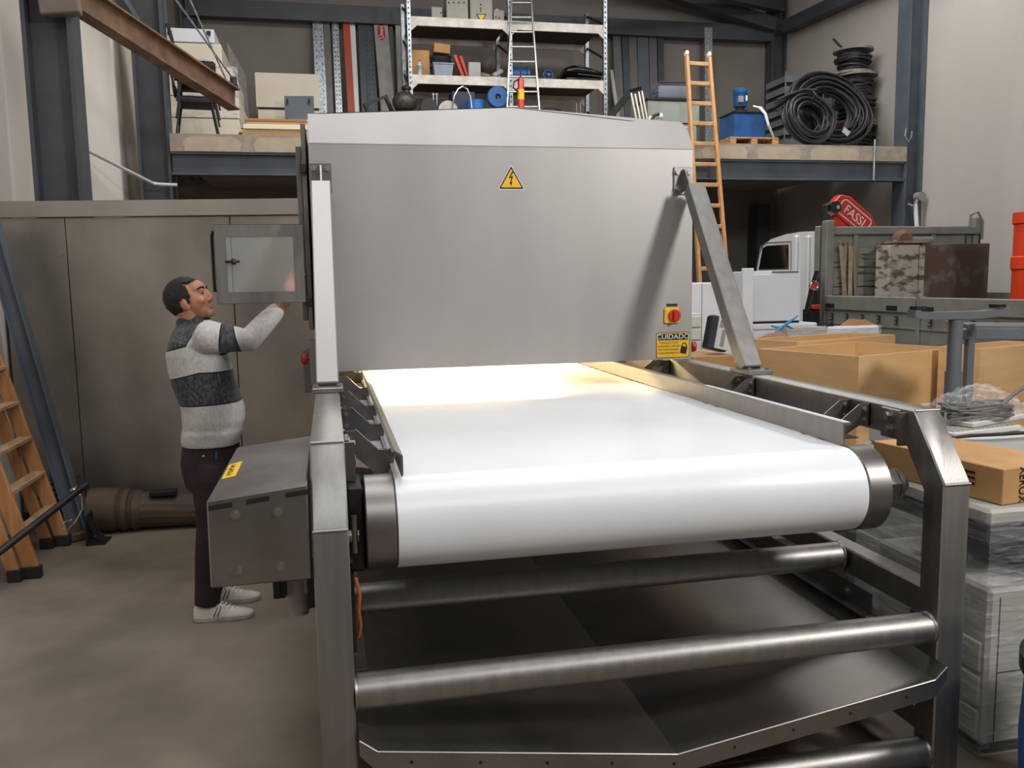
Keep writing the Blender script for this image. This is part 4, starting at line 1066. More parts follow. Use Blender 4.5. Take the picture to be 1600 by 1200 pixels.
mb = MB()
for k in range(3): mb.bar(V((q.x, 10.72, lo+.09)), V((q.x+.075*math.cos(k*2.09+.5), 10.72, lo+.09+.075*math.sin(k*2.09+.5))), .014, .01)
mb.lathe([(.022, -.02), (.022, .03)], (q.x, 10.72, lo+.09), (0, -1, 0)); mb.build('wheel_spokes', BLUE, wh)
a, b = at_y(876, 110, 10.8), at_y(938, 110, 10.8)
cs = thing('black_vehicle_seat', 'glossy black moulded seat shell lying at the right end of the lower shelf', 'seat', ((a.x+b.x)/2, 10.9, lo))
GB = mat('glossy_black', '#101012', .25)
MB().loft([[(a.x+t*(b.x-a.x), 10.9+.3*math.cos(q), lo+.07+h*.5+h*.5*math.sin(q)) for q in [2*PI*k/16 for k in range(16)]] for t, h in ((0, .06), (.1, .16), (.3, .2), (.55, .17), (.8, .12), (1, .07))]).build('seat_shell', GB, cs, smooth=80)
MB().span((a.x+.05, 10.7, lo), (b.x-.03, 11.1, lo+.08), .02).build('seat_base', BLACK, cs)
mb = MB().tube([(a.x+.25, 10.66, lo+.24), (b.x, 10.66, lo+.14)], .008, 6); mb.tube([(a.x+.22, 10.62, lo+.1), (b.x-.02, 10.62, lo+.07)], .01, 6); mb.build('seat_trim', CHROME, cs)

# ---- standing on the deck below the lower shelf
a = at_y(592, 168, 10.2)
fr_ = thing('tilted_rack', 'black tilted metal frame left of the round dark vessel', 'rack', (a.x, 10.2, ZD))
mb = frame(MB(), -.19, .19, -.14, .14, .04, .04, .04, .04, -.03, .03); mb.bm.transform(Matrix.Translation(a+V((0, 0, -.02))) @ Euler((0, -.42, .3)).to_matrix().to_4x4()); mb.build('frame_body', BLACK, fr_)
MB().span((a.x-.2, 10.15, ZD), (a.x+.2, 10.5, a.z-.24)).build('frame_stand', DARK, fr_)
q = at_y(632, 158, 10.2)
vs = thing('round_vessel', 'round dark mottled vessel with a neck, standing below the left rack upright', 'vessel', (q.x, 10.2, ZD))
MB().ell(q-V((0, 0, .02)), (.175, .175, .15), None, 28).build('vessel_ball', mat('mottled_dark_metal', '#3e3b38', .45, .5, '#55514d', 20, bump=.3), vs)
MB().lathe([(.06, 0), (.05, .04), (.07, .05), (.07, .08), (.03, .1)], q+V((.03, 0, .11)), (0, 0, 1), 18).build('vessel_neck', DARK, vs); MB().lathe([(.14, 0), (.14, q.z-.15-ZD)], (q.x, 10.2, ZD), (0, 0, 1), 24).build('vessel_stand', DARK, vs)
q = at_y(668, 166, 10.25)
mt = thing('grey_motor', 'grey electric motor with a round face beside the dark vessel', 'motor', (q.x, 10.3, ZD))
MB().cyl((q.x, 10.15, q.z-.04), (q.x, 10.5, q.z), .115, seg=28).build('motor_barrel', GREYBOX, mt); MB().lathe([(.12, 0), (.13, .02), (.13, .05)], (q.x, 10.12, q.z-.04), (0, 1, 0), 28).build('motor_flange', DARK, mt); MB().span((q.x-.12, 10.2, ZD), (q.x+.12, 10.45, q.z-.13)).build('motor_stand', DARK, mt)
for i, px in enumerate((677, 682.5)):
    q = at_y(px, 146, 10.4); mb = MB().cyl((q.x, 10.4, ZD), (q.x, 10.4, q.z), .014, seg=12); mb.cyl((q.x, 10.4, q.z-.03), (q.x, 10.4, q.z), .022, seg=14)
    tag(mb.build('chrome_rod', CHROME), ('left', 'right')[i]+' chrome rod of the pair beside the white ribbed pulley', 'rod', 'chrome rods below the shelf')
q = at_y(699, 170, 10.2); mb = MB(); n = 26
for j in range(2):
    P_ = [(q.x+(.135+.008*(k % 2))*math.cos(2*PI*k/(2*n)), 10.12+.09*j, q.z-.04+(.135+.008*(k % 2))*math.sin(2*PI*k/(2*n))) for k in range(2*n)]
    mb.prism(P_, (0, .08, 0))
pl_ = tag(mb.build('ribbed_pulley', mat('chalky_white_plastic', '#bdb9b1', .7, 0, '#aaa69e', 10)), 'off-white ribbed pulley sitting below the lower shelf', 'pulley'); MB().span((q.x-.1, 10.1, ZD), (q.x+.1, 10.3, q.z-.16)).build('pulley_stand', DARK, pl_)
q = at_y(722, 158, 10.5); on(ZD, 706, 742, 143, 10.5, .35, mat('navy_crate', '#1d2742', .5), 'navy_crate', 'dark navy plastic crate behind the chrome arch', 'crate')
mb = MB().tube([at_y(x, y, 10.05) for x, y in ((705, 190), (706, 172), (710, 150), (716, 139), (723, 135), (730, 139), (735, 150), (740, 190))], .011, 8)
tag(mb.build('chrome_arch', CHROME), 'thin bent chrome tube arching in front of the navy crate', 'tube')
BL2 = mat('bright_blue_plastic', '#2a6fc0', .4, 0, '#255fa6', 4)
q = at_y(745, 165, 10.2); tag(MB().lathe([(.13, 0), (.14, q.z+.09-ZD-.02), (.12, q.z+.09-ZD)], (q.x, 10.3, ZD), (0, 0, 1), 28).build('blue_drum', BL2), 'bright blue drum between the chrome arch and the blue hose roll', 'drum')
q = at_y(777, 152, 10.15); hr_ = thing('blue_hose_roll', 'flat blue hose rolled into a disc, left of the aluminium ladder', 'hose', (q.x, 10.2, ZD))
MB().lathe([(.04, 0), (.04, .1), (.14, .1), (.15, .09), (.15, .01), (.14, 0), (.04, 0)], q-V((0, .05, 0)), (0, 1, 0), 40, caps=False).build('hose_disc', BLUE, hr_); MB().span((q.x-.08, 10.15, ZD), (q.x+.08, 10.3, q.z-.14)).build('hose_stand', DARK, hr_)
a = at_y(862, 168, 10.2); tag(MB().lathe([(.16, 0), (.17, a.z-ZD-.03), (.1, a.z-ZD), (.02, a.z-ZD+.01)], (a.x, 10.3, ZD), (0, 0, 1), 28).build('lidded_pot', DARK), 'dark round lidded pot right of the aluminium ladder', 'pot')
for i, px in enumerate((898, 904)):
    q = at_y(px, 165, 10.2); z = q.z
    tag(MB().tube([(q.x+.03, 10.2, ZD), (q.x+.03, 10.2, z), (q.x+.025, 10.2, z+.05), (q.x, 10.2, z+.07), (q.x-.02, 10.2, z+.072)], .009, 8).build('chrome_hook', CHROME), ('left', 'right')[i]+' one of two chrome hooks showing above the hood roof', 'hook', 'chrome hooks above the hood')

# aluminium ladder against the rack
al = thing('aluminium_ladder', 'narrow aluminium ladder leaning on the shelf rack', 'ladder', (at_y(815, 170, 9.9).x, 9.9, ZD))
ya0 = 9.9
def lpt(px, py):   # the ladder plane leans towards the rack
    a = at_y(px, py, ya0); z = a.z
    for _ in range(6):
        y = ya0+(z-ZD)*.26; a = at_y(px, py, y); z = a.z
    return a
L0, L1, R0_, R1_ = lpt(792, 168), lpt(800, -20), lpt(842, 168), lpt(828, -20)
ALU = mat('aluminium', '#c9cacb', .35, .9, '#b9babb', 20)
for P, Q in ((L0, L1), (R0_, R1_)):
    d = (P-Q); P2 = P+d*((ZD-P.z)/d.z); MB().bar(P2, Q, .025, .06, (0, -1, 0), .004).build('stile', ALU, al)
for k in range(-2, 9):
    py = 167-23.2*k; f = (168-py)/188.0; A, B = L0+(L1-L0)*f, R0_+(R1_-R0_)*f
    if A.z > ZD+.05: MB().cyl(A, B, .015, seg=12).build('rung', ALU, al)
# red stand
q = at_y(814, 150, 9.55); ht = at_y(814, 122, 9.55).z
js = thing('red_jack_stand', 'slim red cylinder on a tripod with a yellow label, before the aluminium ladder', 'jack', (q.x, 9.55, ZD))
MB().lathe([(.045, 0), (.045, ht-ZD-.03), (.03, ht-ZD)], (q.x, 9.55, ZD), (0, 0, 1), 24).build('cylinder', RED, js)
z0 = at_y(814, 156, 9.55).z; z1 = at_y(814, 140, 9.55).z; MB().lathe([(.047, 0), (.047, z1-z0)], (q.x, 9.55, z0), (0, 0, 1), 24).build('yellow_label', YEL, js)
MB().cyl((q.x, 9.55, ht), (q.x, 9.55, ht+.1), .012).build('piston_rod', DARK, js)
for k in range(3):
    an = 2.09*k+.3; MB().tube([(q.x+.04*math.cos(an), 9.55+.04*math.sin(an), ZD+.55), (q.x+.22*math.cos(an), 9.55+.22*math.sin(an), ZD)], .01, 8).build('tripod_leg', RED, js)
MB().tube([(q.x-.03, 9.52, ht-.02), (q.x-.1, 9.5, ht-.06), (q.x-.12, 9.5, ht-.14), (q.x-.05, 9.5, ht-.2)], .012, 8).build('hose_loop', RUBBER, js)

# ---- right of the rack
q = at_y(965, 160, 9.7)
tag(MB().bar(at_y(940, 184, 9.7)+V((-.1, 0, -.25)), at_y(985, 143, 9.7), .05, .09, (0, 0, 1), .01).bar(at_y(985, 143, 9.7), at_y(1000, 138, 9.8), .06, .05).build('folding_boom', BLACK), 'black folding arm slanting up beside the right rack upright', 'arm')
tl_ = thing('folded_table_legs', 'four pale steel tubes leaning together left of the green grey cabinet', 'table legs', (at_y(995, 180, 9.2).x, 9.2, ZD))
for (x0, y0, x1, y1) in ((986, 146, 994, 186), (992, 147, 1000, 186), (998, 144, 1006, 187), (1003, 143, 1011, 187)):
    A, B = at_y(x0, y0, 9.3), at_y(x1, y1, 9.2); d = B-A; B = A+d*((ZD-A.z)/d.z); MB().tube([A, B], .017, 10).build('leg_tube', mat('pale_steel_tube', '#a29b92', .4, .7), tl_)
mb = MB().tube([at_y(984, 146, 9.3), at_y(1006, 142, 9.3)], .012, 8); mb.build('cross_rod', DARK, tl_)
GGR = mat('grey_green_enamel', '#8f968d', .5, 0, '#858c83', 4)
a, b = at_y(1012, 156, 9.4), at_y(1093, 156, 9.4)
cb = thing('grey_green_cabinet', 'grey green metal cabinet behind the wooden extension ladder', 'cabinet', ((a.x+b.x)/2, 9.6, ZD))
zc_ = at_y(1050, 192, 9.4).z
MB().span((a.x, 9.4, zc_), (b.x, 9.85, a.z), .006).build('upper_case', GGR, cb); MB().span((a.x-.02, 9.38, a.z-.0), (b.x+.03, 9.87, a.z+.025), .004).build('cabinet_lid', DARK, cb); MB().span((a.x+.1, 9.42, ZD), (b.x-.03, 9.83, zc_-.01), .006).build('lower_case', GGR, cb)
MB().span((b.x-.02, 9.39, zc_-.02), (b.x+.04, 9.84, zc_+.015)).build('corner_rail', DARK, cb)
a, b = at_y(1026, 153, 9.5), at_y(1078, 131, 9.5)
sb_ = thing('blue_grey_case', 'blue grey plastic case with a black rim on the green grey cabinet', 'case', ((a.x+b.x)/2, 9.6, cb.location.z))
z0 = at_y(1050, 156, 9.4).z+.026
MB().span((a.x, 9.48, z0), (b.x, 9.8, b.z-.01), .04, 3).build('case_body', mat('blue_grey_shell', '#666d7a', .5), sb_)
mb = MB().tube([(a.x-.12, 9.46, z0+.03), (a.x+.02, 9.46, b.z), (b.x, 9.46, b.z+.01)], .012, 8); mb.tube([(a.x-.12, 9.46, z0+.06), (a.x+.01, 9.46, z0+.09)], .01, 8); mb.build('case_rim', BLACK, sb_)
q = at_y(1025, 184, 9.2); ag = thing('white_hand_tool', 'white handle with a black strap lying over the hood roof line', 'tool', (q.x, 9.2, ZD))
MB().tube([V((at_y(1010, 188, 9.2).x, 9.2, ZD)), at_y(1018, 184, 9.2), at_y(1034, 181, 9.2)], [.04, .045, .04], 12).build('tool_handle', WHITE, ag); MB().tube([at_y(1012, 186, 9.15)-V((0, 0, .1)), at_y(1022, 180, 9.15), at_y(1030, 178, 9.15)], .022, 8).build('tool_strap', BLACK, ag)

# wooden extension ladder on the slab edge
LWD = mat('pale_ladder_wood', '#c6945f', .5, 0, '#b07e4c', 6, stretch=(6, 6, .5))
wl = thing('wooden_extension_ladder', 'tall orange wooden ladder leaning on the mezzanine edge behind the hood', 'ladder', (at_z(1110, 600, 0.5).x, 6.8, 0))
def wpt(px, py):
    y = YM-.12; a = at_y(px, py, y)
    for _ in range(8):
        y = YM-.10+(a.z-zt)*.27; a = at_y(px, py, y)
    return a
W0, W1, X0_, X1_ = wpt(1073, 88), wpt(1089, 370), wpt(1108, 90), wpt(1131, 370)
for P, Q in ((W0, W1), (X0_, X1_)):
    d = Q-P; Q2 = P+d*((.0-P.z)/d.z)
    st = MB().bar(Q2, P, .042, .075, (0, -1, .2), .008).build('stile', LWD, wl)
    MB().bar(P, P+(P-Q).normalized()*.07, .046, .079, (0, -1, .2), .012).build('stile_cap', CREAM, st)
for k in range(16):
    f = (99+31.9*k-88)/282.0; A, B = W0+(W1-W0)*f, X0_+(X1_-X0_)*f
    if A.z < .2: break
    MB().bar(A, B, .028, .05, (0, 0, 1), .006).build('rung', mat('ladder_rung_wood', '#cda274', .5, 0, '#b58a5b', 6), wl)

# hydraulic unit on a pallet
yh_ = 8.42
a, b = at_y(1142, 222, yh_), at_y(1218, 222, yh_)
pa = thing('wooden_pallet', 'small wooden pallet under the blue hydraulic unit', 'pallet', ((a.x+b.x)/2, yh_+.3, ZD))
for i in range(5): MB().span((a.x, yh_+.02+i*.125, ZD+.09), (b.x, yh_+.11+i*.125, ZD+.11), .003).build('deck_board', PALLET, pa)
for k in range(3):
    x = a.x+.0+(b.x-a.x-.09)*k/2; MB().span((x, yh_+.02, ZD), (x+.09, yh_+.61, ZD+.088), .004).build('bearer', PALLET, pa)
zp = ZD+.111
a, b = at_y(1148, 180, yh_+.05), at_y(1197, 180, yh_+.05)
hu = thing('hydraulic_unit', 'blue hydraulic power unit with a motor on top and white hoses', 'machine', ((a.x+b.x)/2, yh_+.3, zp))
htop = at_y(1165, 176, yh_+.05).z
MB().span((a.x, yh_+.06, zp), (b.x, yh_+.5, htop), .01).build('oil_tank', mat('stained_blue_paint', '#1d5493', .45, 0, '#173f6d', 5, (.45, .7)), hu)
MB().span((a.x-.015, yh_+.045, htop), (b.x+.015, yh_+.515, htop+.02), .004).build('tank_lid', DARK, hu)
xm = at_y(1159, 160, yh_+.2).x; zm = htop+.02
MB().lathe([(.10, 0), (.10, .04), (.06, .05), (.06, .09)], (xm, yh_+.25, zm), (0, 0, 1), 24).build('pump_flange', DARK, hu)
mb = MB().lathe([(.085, .09), (.085, .25)], (xm, yh_+.25, zm), (0, 0, 1), 28)
for k in range(16): mb.box((xm+.088*math.cos(k*PI/8), yh_+.25+.088*math.sin(k*PI/8), zm+.17), (.014, .006, .15), (0, 0, k*PI/8))
mt = mb.build('electric_motor', BLUE, hu); MB().lathe([(.092, .25), (.098, .26), (.098, .31), (.06, .335), (.01, .34)], (xm, yh_+.25, zm), (0, 0, 1), 28).build('fan_cover', BLUE, mt); MB().box((xm-.04, yh_+.15, zm+.17), (.07, .04, .08), None, .005).build('terminal_box', GREYBOX, mt); MB().box((xm+.045, yh_+.155, zm+.19), (.022, .01, .07)).build('rating_plate', WHITE, mt)
for i, off in enumerate((0, .03)):
    MB().tube([at_y(1177, 166, yh_+.1)+V((off, off, -.0)), at_y(1186, 168, yh_+.04)+V((off, 0, 0)), at_y(1195, 178, yh_+.02)+V((off*.5, 0, 0)), at_y(1200, 195, yh_)+V((off*.3, 0, 0)), at_y(1209, 215, yh_+.1)], .014, 8).build('white_hose', WHITE, hu)

# cable coils
CAB = mat('black_cable', '#212123', .5, 0, '#303033', 20)
def coil(name, label, c, R, wd, n, nrm, squash, seed, parent_tag=True):
    nrm = V(nrm).normalized(); ux_ = nrm.cross(V((0, 0, 1))).normalized(); uy_ = ux_.cross(nrm); rr = random.Random(seed)
    mb = MB()
    for i in range(n):
        r = R-wd*rr.random()*1.0; off = rr.uniform(-.09, .09); ph = rr.random()*6; tx, tz = rr.uniform(-.02, .02), rr.uniform(-.012, .012)
        mb.tube([c+ux_*((r+.02*math.sin(3*q+ph))*math.cos(q)+tx)+uy_*((r*squash+.02*math.sin(2*q+ph))*math.sin(q)+tz)+nrm*(off+.03*math.sin(q+ph)) for q in [2*PI*k/40 for k in range(40)]], .0165, 8, True)
    return mb
yc = 8.95
c = at_y(1296, 172, yc); R = (at_y(1362, 172, yc).x-at_y(1228, 172, yc).x)/2
c = V((c.x, yc, ZD+R*.80+.03))
cl = coil('cable_coil', '', c, R, .32, 46, (0.10, -1, .35), .86, 4)
co = thing('cable_coil', 'large black cable coil with a white tag leaning against the drums', 'cable', (c.x, yc, ZD), 'black cable coils')
cl.build('coiled_cable', CAB, co)
q = at_y(1322, 206, yc-.28); MB().box(q, (.12, .006, .07), (.3, .5, .2)).build('white_tag', WHITE, co)
q = at_y(1322, 206, yc-.2); MB().tube([q, q+V((.02, .05, .08))], .005, 6).build('tag_tie', RED, co)
yc2 = 8.5
c = at_y(1262, 190, yc2); R = (at_y(1308, 190, yc2).x-at_y(1222, 190, yc2).x)/2
c = V((c.x, yc2, ZD+R*.82+.03))
cl = coil('cable_coil', '', c, R, .19, 30, (.25, -1, .3), .84, 9)
co = thing('cable_coil', 'smaller black cable coil in front, with its free end reaching left to the hydraulic unit', 'cable', (c.x, yc2, ZD), 'black cable coils')
for k in range(5):
    j = random.Random(k); o = V((j.uniform(-.02, .02), j.uniform(-.04, .04), .022*k-.04))
    cl.tube([c+V((.1, -.02, R*.80))+o, c+V((-.1, -.02, R*.80))+o, c+V((-.32, -.04, R*.62))+o, c+V((-.5, -.06, R*.38))+o*1.4], .0165, 8)
cl.build('coiled_cable', CAB, co)
mb = MB().tube([c+V((.0, -.1, R*.87)), c+V((.02, -.16, R*.7)), c+V((.02, -.06, R*.5))], .012, 6); mb.build('cable_tie', BLACK, co)

# cable drums
DW = mat('weathered_drum_wood', '#8e8579', .8, 0, '#6f675d', 7, bump=.2)
def drum(label, px, y, z0, R, H, seed):
    x = at_y(px, 150, y).x; r = thing('cable_drum', label, 'cable drum', (x, y, z0), 'wooden cable drums stacked behind the coils')
    MB().lathe([(R, 0), (R, .03), (.06, .03)], (x, y, z0), (0, 0, 1), 40).build('bottom_flange', DW, r); MB().lathe([(.06, 0), (R, 0), (R, .03), (.05, .03)], (x, y, z0+H-.03), (0, 0, 1), 40).build('top_flange', DW, r)
    mb = MB(); rr = random.Random(seed); n = int((H-.06)/.031)
    mb.lathe([(R*.6, .03), (R*.6, H-.03)], (x, y, z0), (0, 0, 1), 24)
    for i in range(n+4):
        zz_ = z0+.045+(H-.09)*min(1, i/n) if i < n+1 else z0+H*rr.uniform(.3, .7); rad = R*(.66+.12*rr.random())+(.05 if i > n else 0); ti = rr.uniform(-.03, .03)
        mb.tube([(x+rad*math.cos(q), y+rad*math.sin(q), zz_+ti*math.cos(q)) for q in [2*PI*k/30 for k in range(30)]], .017, 8, True)
    mb.build('wound_cable', CAB, r); return x
H3 = at_y(1335, 158, 10.2).z-ZD
zA = ZD
drum('widest wooden cable drum at the bottom of the stack, mostly behind the coil', 1340, 9.5, zA, .29, .50, 1); zA += .501
z2 = at_y(1335, 121, 9.45).z; drum('middle cable drum of the stack, behind the top of the large coil', 1336, 9.45, zA, .31, z2-zA+.03, 2); zA = z2+.031
z3 = at_y(1330, 78, 9.45).z; drum('topmost small cable drum with a grey wooden flange', 1331, 9.45, zA, .285, z3-zA, 3)
tag(MB().tube([(at_y(1330, 78, 9.45).x-.15, 9.42, z3+.004), (at_y(1308, 75, 9.45).x, 9.42, z3+.06), (at_y(1300, 65, 9.45).x, 9.42, z3+.14)], .018, 8).build('cable_end', CAB), 'black cable end sticking up from the topmost drum', 'cable')
# grey mesh crate
GC = mat('grey_crate_plastic', '#70757a', .5, 0, '#62676c', 4)
yk = 10.3; a, b = at_y(1226, 150, yk), at_y(1300, 150, yk); ztk = at_y(1270, 113, yk).z
ck = thing('mesh_crate', 'grey slatted plastic crate behind the black cable coils', 'crate', ((a.x+b.x)/2, yk+.3, ZD))
z = ZD+.03; 
for k in range(9):
    z = ZD+(ztk-ZD)*k/9; mb = MB(); h_ = (ztk-ZD)/9*.6
    mb.span((a.x, yk, z), (b.x, yk+.02, z+h_)); mb.span((a.x, yk, z), (a.x+.02, yk+.6, z+h_)); mb.span((b.x-.02, yk, z), (b.x, yk+.6, z+h_)); mb.span((a.x, yk+.58, z), (b.x, yk+.6, z+h_)); mb.build('crate_slat', GC, ck)
for i in range(7):
    x = a.x+.005+(b.x-a.x-.03)*i/6; mb = MB().span((x, yk+.002, ZD), (x+.02, yk+.016, ztk)); mb.build('crate_post', GC, ck)
MB().span((a.x+.03, yk+.03, ZD), (b.x-.03, yk+.57, ztk-.1)).build('crate_filling', DARK, ck)
# things on the slab edge and column
x = at_y(1366, 250, YM-.03).x; tag(MB().cyl((x, YM-.03, zbm), (x, YM-.03, zt+.08), .014, seg=10).build('steel_rod', GALV), 'thin vertical steel rod fixed across the slab edge near the right column', 'rod')
xq, yq_ = XR-.12, 8.2
wp = thing('standpipe', 'white pipe with a tap and round head fixed beside the right column', 'pipe', (xq, yq_, 1.8))
A, B, C_ = at_y(1430, 318, 8.22), at_y(1433, 360, 8.22), at_y(1437, 307, 8.22)
MB().tube([A, B, B-V((0, 0, B.z))], .03, 12).build('pipe_run', WHITE, wp); MB().cyl(C_+V((0, .06, 0)), C_-V((0, .05, 0)), .06, seg=20).build('pipe_head', GREYBOX, wp); MB().tube([A, at_y(1425, 321, 8.2), at_y(1417, 318, 8.2)], .016, 10).build('tap_arm', CHROME, wp); MB().tube([C_, A], .022, 8).build('pipe_elbow', GREYBOX, wp)
tag(MB().tube([at_y(1416, 200, 8.31), at_y(1414, 212, 8.30), at_y(1419, 222, 8.29), at_y(1424, 214, 8.30), at_y(1425, 205, 8.31)], .009, 8).build('wire_loop', GALV), 'small loop of wire hanging on the right column', 'wire')
# ================================================================ right side: truck
XS = 5.4                                  # left flank of the truck; it is parked nose towards the back wall
TG = mat('grey_green_truck_paint', '#84857e', .5, .1, '#777872', 4, bump=.05)
TW = mat('white_cab_paint', '#dcdedf', .25, 0, '#d3d5d7', 2, coat=.3)
YH = at_x(1287, 450, XS).y                # headboard
XE = at_y(1515, 350, YH).x+.05
trk = thing('truck', 'white cab truck with a grey drop side body, parked nose towards the back wall', 'truck', ((XS+XE)/2, YH-1.2, 0))
zs1 = 1.503; YE = 2.6
ym = at_x(1436, 480, XS).y
for y0, y1 in ((ym+.03, YH-.05), (YE, ym-.03)):
    ds = MB().span((XS, y0, zs1-.55), (XS+.03, y1, zs1-.14)).span((XS-.025, y0, zs1-.15), (XS+.03, y1, zs1), .008).span((XS-.012, y0, zs1-.30), (XS, y1, zs1-.285)).build('drop_side', TG, trk)
    y = y1-.14
    mb = MB()
    while y > y0+.05:
        mb.tube([(XS-.012, y+.03, zs1-.19), (XS-.012, y-.015, zs1-.19), (XS-.012, y-.015, zs1-.26), (XS-.012, y+.03, zs1-.26)], .006, 6); mb.tube([(XS-.014, y+.02, zs1-.225), (XS-.014, y-.015, zs1-.225)], .006, 6); y -= .27
    split_build(mb, 'rope_hook', DARK, ds)
    mb = MB()
    for yy in (y1-.2, y0+.25): mb.span((XS-.03, yy, zs1-.13), (XS-.024, yy+.16, zs1-.085))
    split_build(mb, 'latch_recess', INK, ds)
MB().span((XS-.01, ym-.028, .7), (XS+.05, ym+.028, zs1+.01)).build('side_post', TG, trk)
zp1 = at_x(1285, 345, XS).z
MB().span((XS-.01, YH-.05, .7), (XS+.09, YH+.06, zp1), .012).build('front_post', TG, trk)
MB().span((XS-.01, YH+.10, .7), (XS+.08, YH+.2, zp1-.05), .012).build('front_post', TG, trk)
MB().span((XS, YE, .82), (XE, YH+.2, .9)).build('load_floor', DARK, trk)
MB().span((XE-.03, YE, .9), (XE, YH, zs1)).build('drop_side', TG, trk)
for x in (XS+.45, XE-.6): MB().span((x, YE, .5), (x+.15, YH+1.6, .72)).build('chassis_rail', DARK, trk)
for y in (YH+.95, 3.3):
    for x in (XS+.05, XE-.27):
        w_ = MB().lathe([(.2, 0), (.33, .0), (.36, .04), (.36, .18), (.33, .22), (.2, .22)], (x, y, .36), (1, 0, 0), 36).build('wheel', RUBBER, trk); MB().lathe([(.2, .02), (.2, .1), (.06, .06)], (x, y, .36), (1, 0, 0), 24).build('wheel_rim', GALV, w_)
# headboard: rail, steel band, peeling planks
zr1 = at_y(1400, 354, YH).z; zr2 = at_y(1400, 387, YH).z
PEEL = mat('peeling_grey_planks', '#8b8880', .8, 0, '#3d342d', 5, (.52, .66), stretch=(1, 1, 5), bump=.25)
MB().span((XS+.09, YH-.05, zr1-.09), (XE, YH+.04, zr1), .01).build('top_rail', TG, trk); MB().span((XS+.09, YH, zr2), (XE, YH+.02, zr1-.08)).build('steel_band', TG, trk)
for k in range(5):
    h_ = (zr2-.95)/5; MB().span((XS+.09, YH, .95+k*h_+.008), (XE, YH+.025, .95+(k+1)*h_), .004).build('headboard_plank', PEEL, trk)
for px in (1336, 1395, 1456): x = at_y(px, 370, YH).x; MB().span((x-.03, YH-.03, .9), (x+.03, YH+.02, zr1-.05), .006).build('headboard_stake', TG, trk)
MB().span((XE-.02, YH-.05, .9), (XE+.07, YH+.05, zr1+.10), .012).build('rear_post', TG, trk)
MB().tube([(XE-.1, YH-.06, zr1), (XE-.09, YH-.06, zr1+.12), (XE+.0, YH-.06, zr1+.16), (XE+.07, YH-.06, zr1+.05), (XE+.07, YH-.06, zr1-.15)], .014, 8).build('post_handle', TG, trk)
# cab, seen along its left side
cf = [at_x(px, py, XS) for px, py in ((1277, 361), (1250, 362), (1225, 366), (1202, 374), (1190, 384), (1183, 404), (1176, 440))]
prof = [(YH+.22, .5), (YH+.22, cf[0].z)]+[(p.y, p.z) for p in cf]+[(cf[-1].y+.12, 1.25), (cf[-1].y+.12, .5)]
cab = MB().prism([(XS+.02, a, b) for a, b in prof], (XE-XS-.1, 0, 0)).build('cab', TW, trk)
wq = [at_x(px, py, XS) for px, py in ((1184, 421), (1190, 388), (1197, 384), (1230, 382), (1230, 420))]
MB().prism([(XS+.012, p.y, p.z) for p in wq], (.012, 0, 0)).build('door_window', mat('dark_glass', '#0c1012', .08, 0, spec=.6), cab)
def gasket(mb, P_, r): mb.tube(P_, r, 6, True); return mb
dq = [at_x(px, py, XS) for px, py in ((1180, 424), (1187, 386), (1196, 379), (1234, 377), (1234, 460), (1180, 460))]
gasket(MB(), [(XS+.016, p.y, p.z) for p in dq], .007).build('door_seam', GREYBOX, cab)
for px in (1243, 1262):
    a = at_x(px, 364, XS); MB().span((XS-.012, a.y-.04, 1.1), (XS+.03, a.y+.04, a.z-.03), .014).build('cab_rib', TW, cab)
# red loader crane folded behind the headboard
yc_ = YH+.06
cr_ = thing('truck_crane', 'red folded loader crane with white lettering showing over the truck headboard', 'crane', (at_y(1320, 340, yc_).x, yc_, 0))
d = (at_y(1362, 357, yc_)-at_y(1320, 322, yc_)); ang = math.atan2(d.z, d.x); dx = V((math.cos(ang), 0, math.sin(ang))); dz = V((-math.sin(ang), 0, math.cos(ang)))
c0 = at_y(1335, 338, yc_)
def cp_(u, v): return c0+dx*u+dz*v
MB().prism([cp_(-.31, -.11), cp_(-.28, .09), cp_(-.17, .145), cp_(.18, .135), cp_(.22, .11), cp_(.5, .0), cp_(.5, -.08), cp_(.2, -.13)], (0, .12, 0), bev=.01).build('boom', RED, cr_)
MB().text('FASSI', cp_(.0, .0)+V((0, -.004, 0)), dx, dz, .138, .003, font_scale_x=.95).build('boom_lettering', WHITE, cr_, smooth=0)
RC = [(-.19, -.08), (-.215, -.055), (-.215, .06), (-.19, .085), (.19, .085), (.215, .06), (.215, -.055), (.19, -.08)]
gasket(MB(), [cp_(u, v)+V((0, -.002, 0)) for u, v in RC], .006).build('lettering_border', WHITE, cr_)
p = at_y(1309, 345, yc_+.03)
MB().span((p.x-.04, yc_+.02, .75), (p.x+.14, yc_+.13, p.z+.06), .02).build('crane_column', RED, cr_)
p = at_y(1304, 324, yc_-.02); MB().cyl(p+V((.0, -.03, 0)), p+V((.0, .13, 0)), .065, seg=24).build('pivot', BLACK, cr_); MB().cyl(p+V((.02, -.04, 0)), p+V((.02, -.03, 0)), .022, seg=16).build('pivot_pin', CHROME, cr_)
mb = MB()
for k in range(3): mb.tube([p+V((0, .02*k, .05)), p+V((-.09-.012*k, .02*k, .02)), p+V((-.10-.01*k, .02*k, -.12)), p+V((-.06, .02*k, -.26))], .012, 8)
split_build(mb, 'hydraulic_hose', RUBBER, cr_)
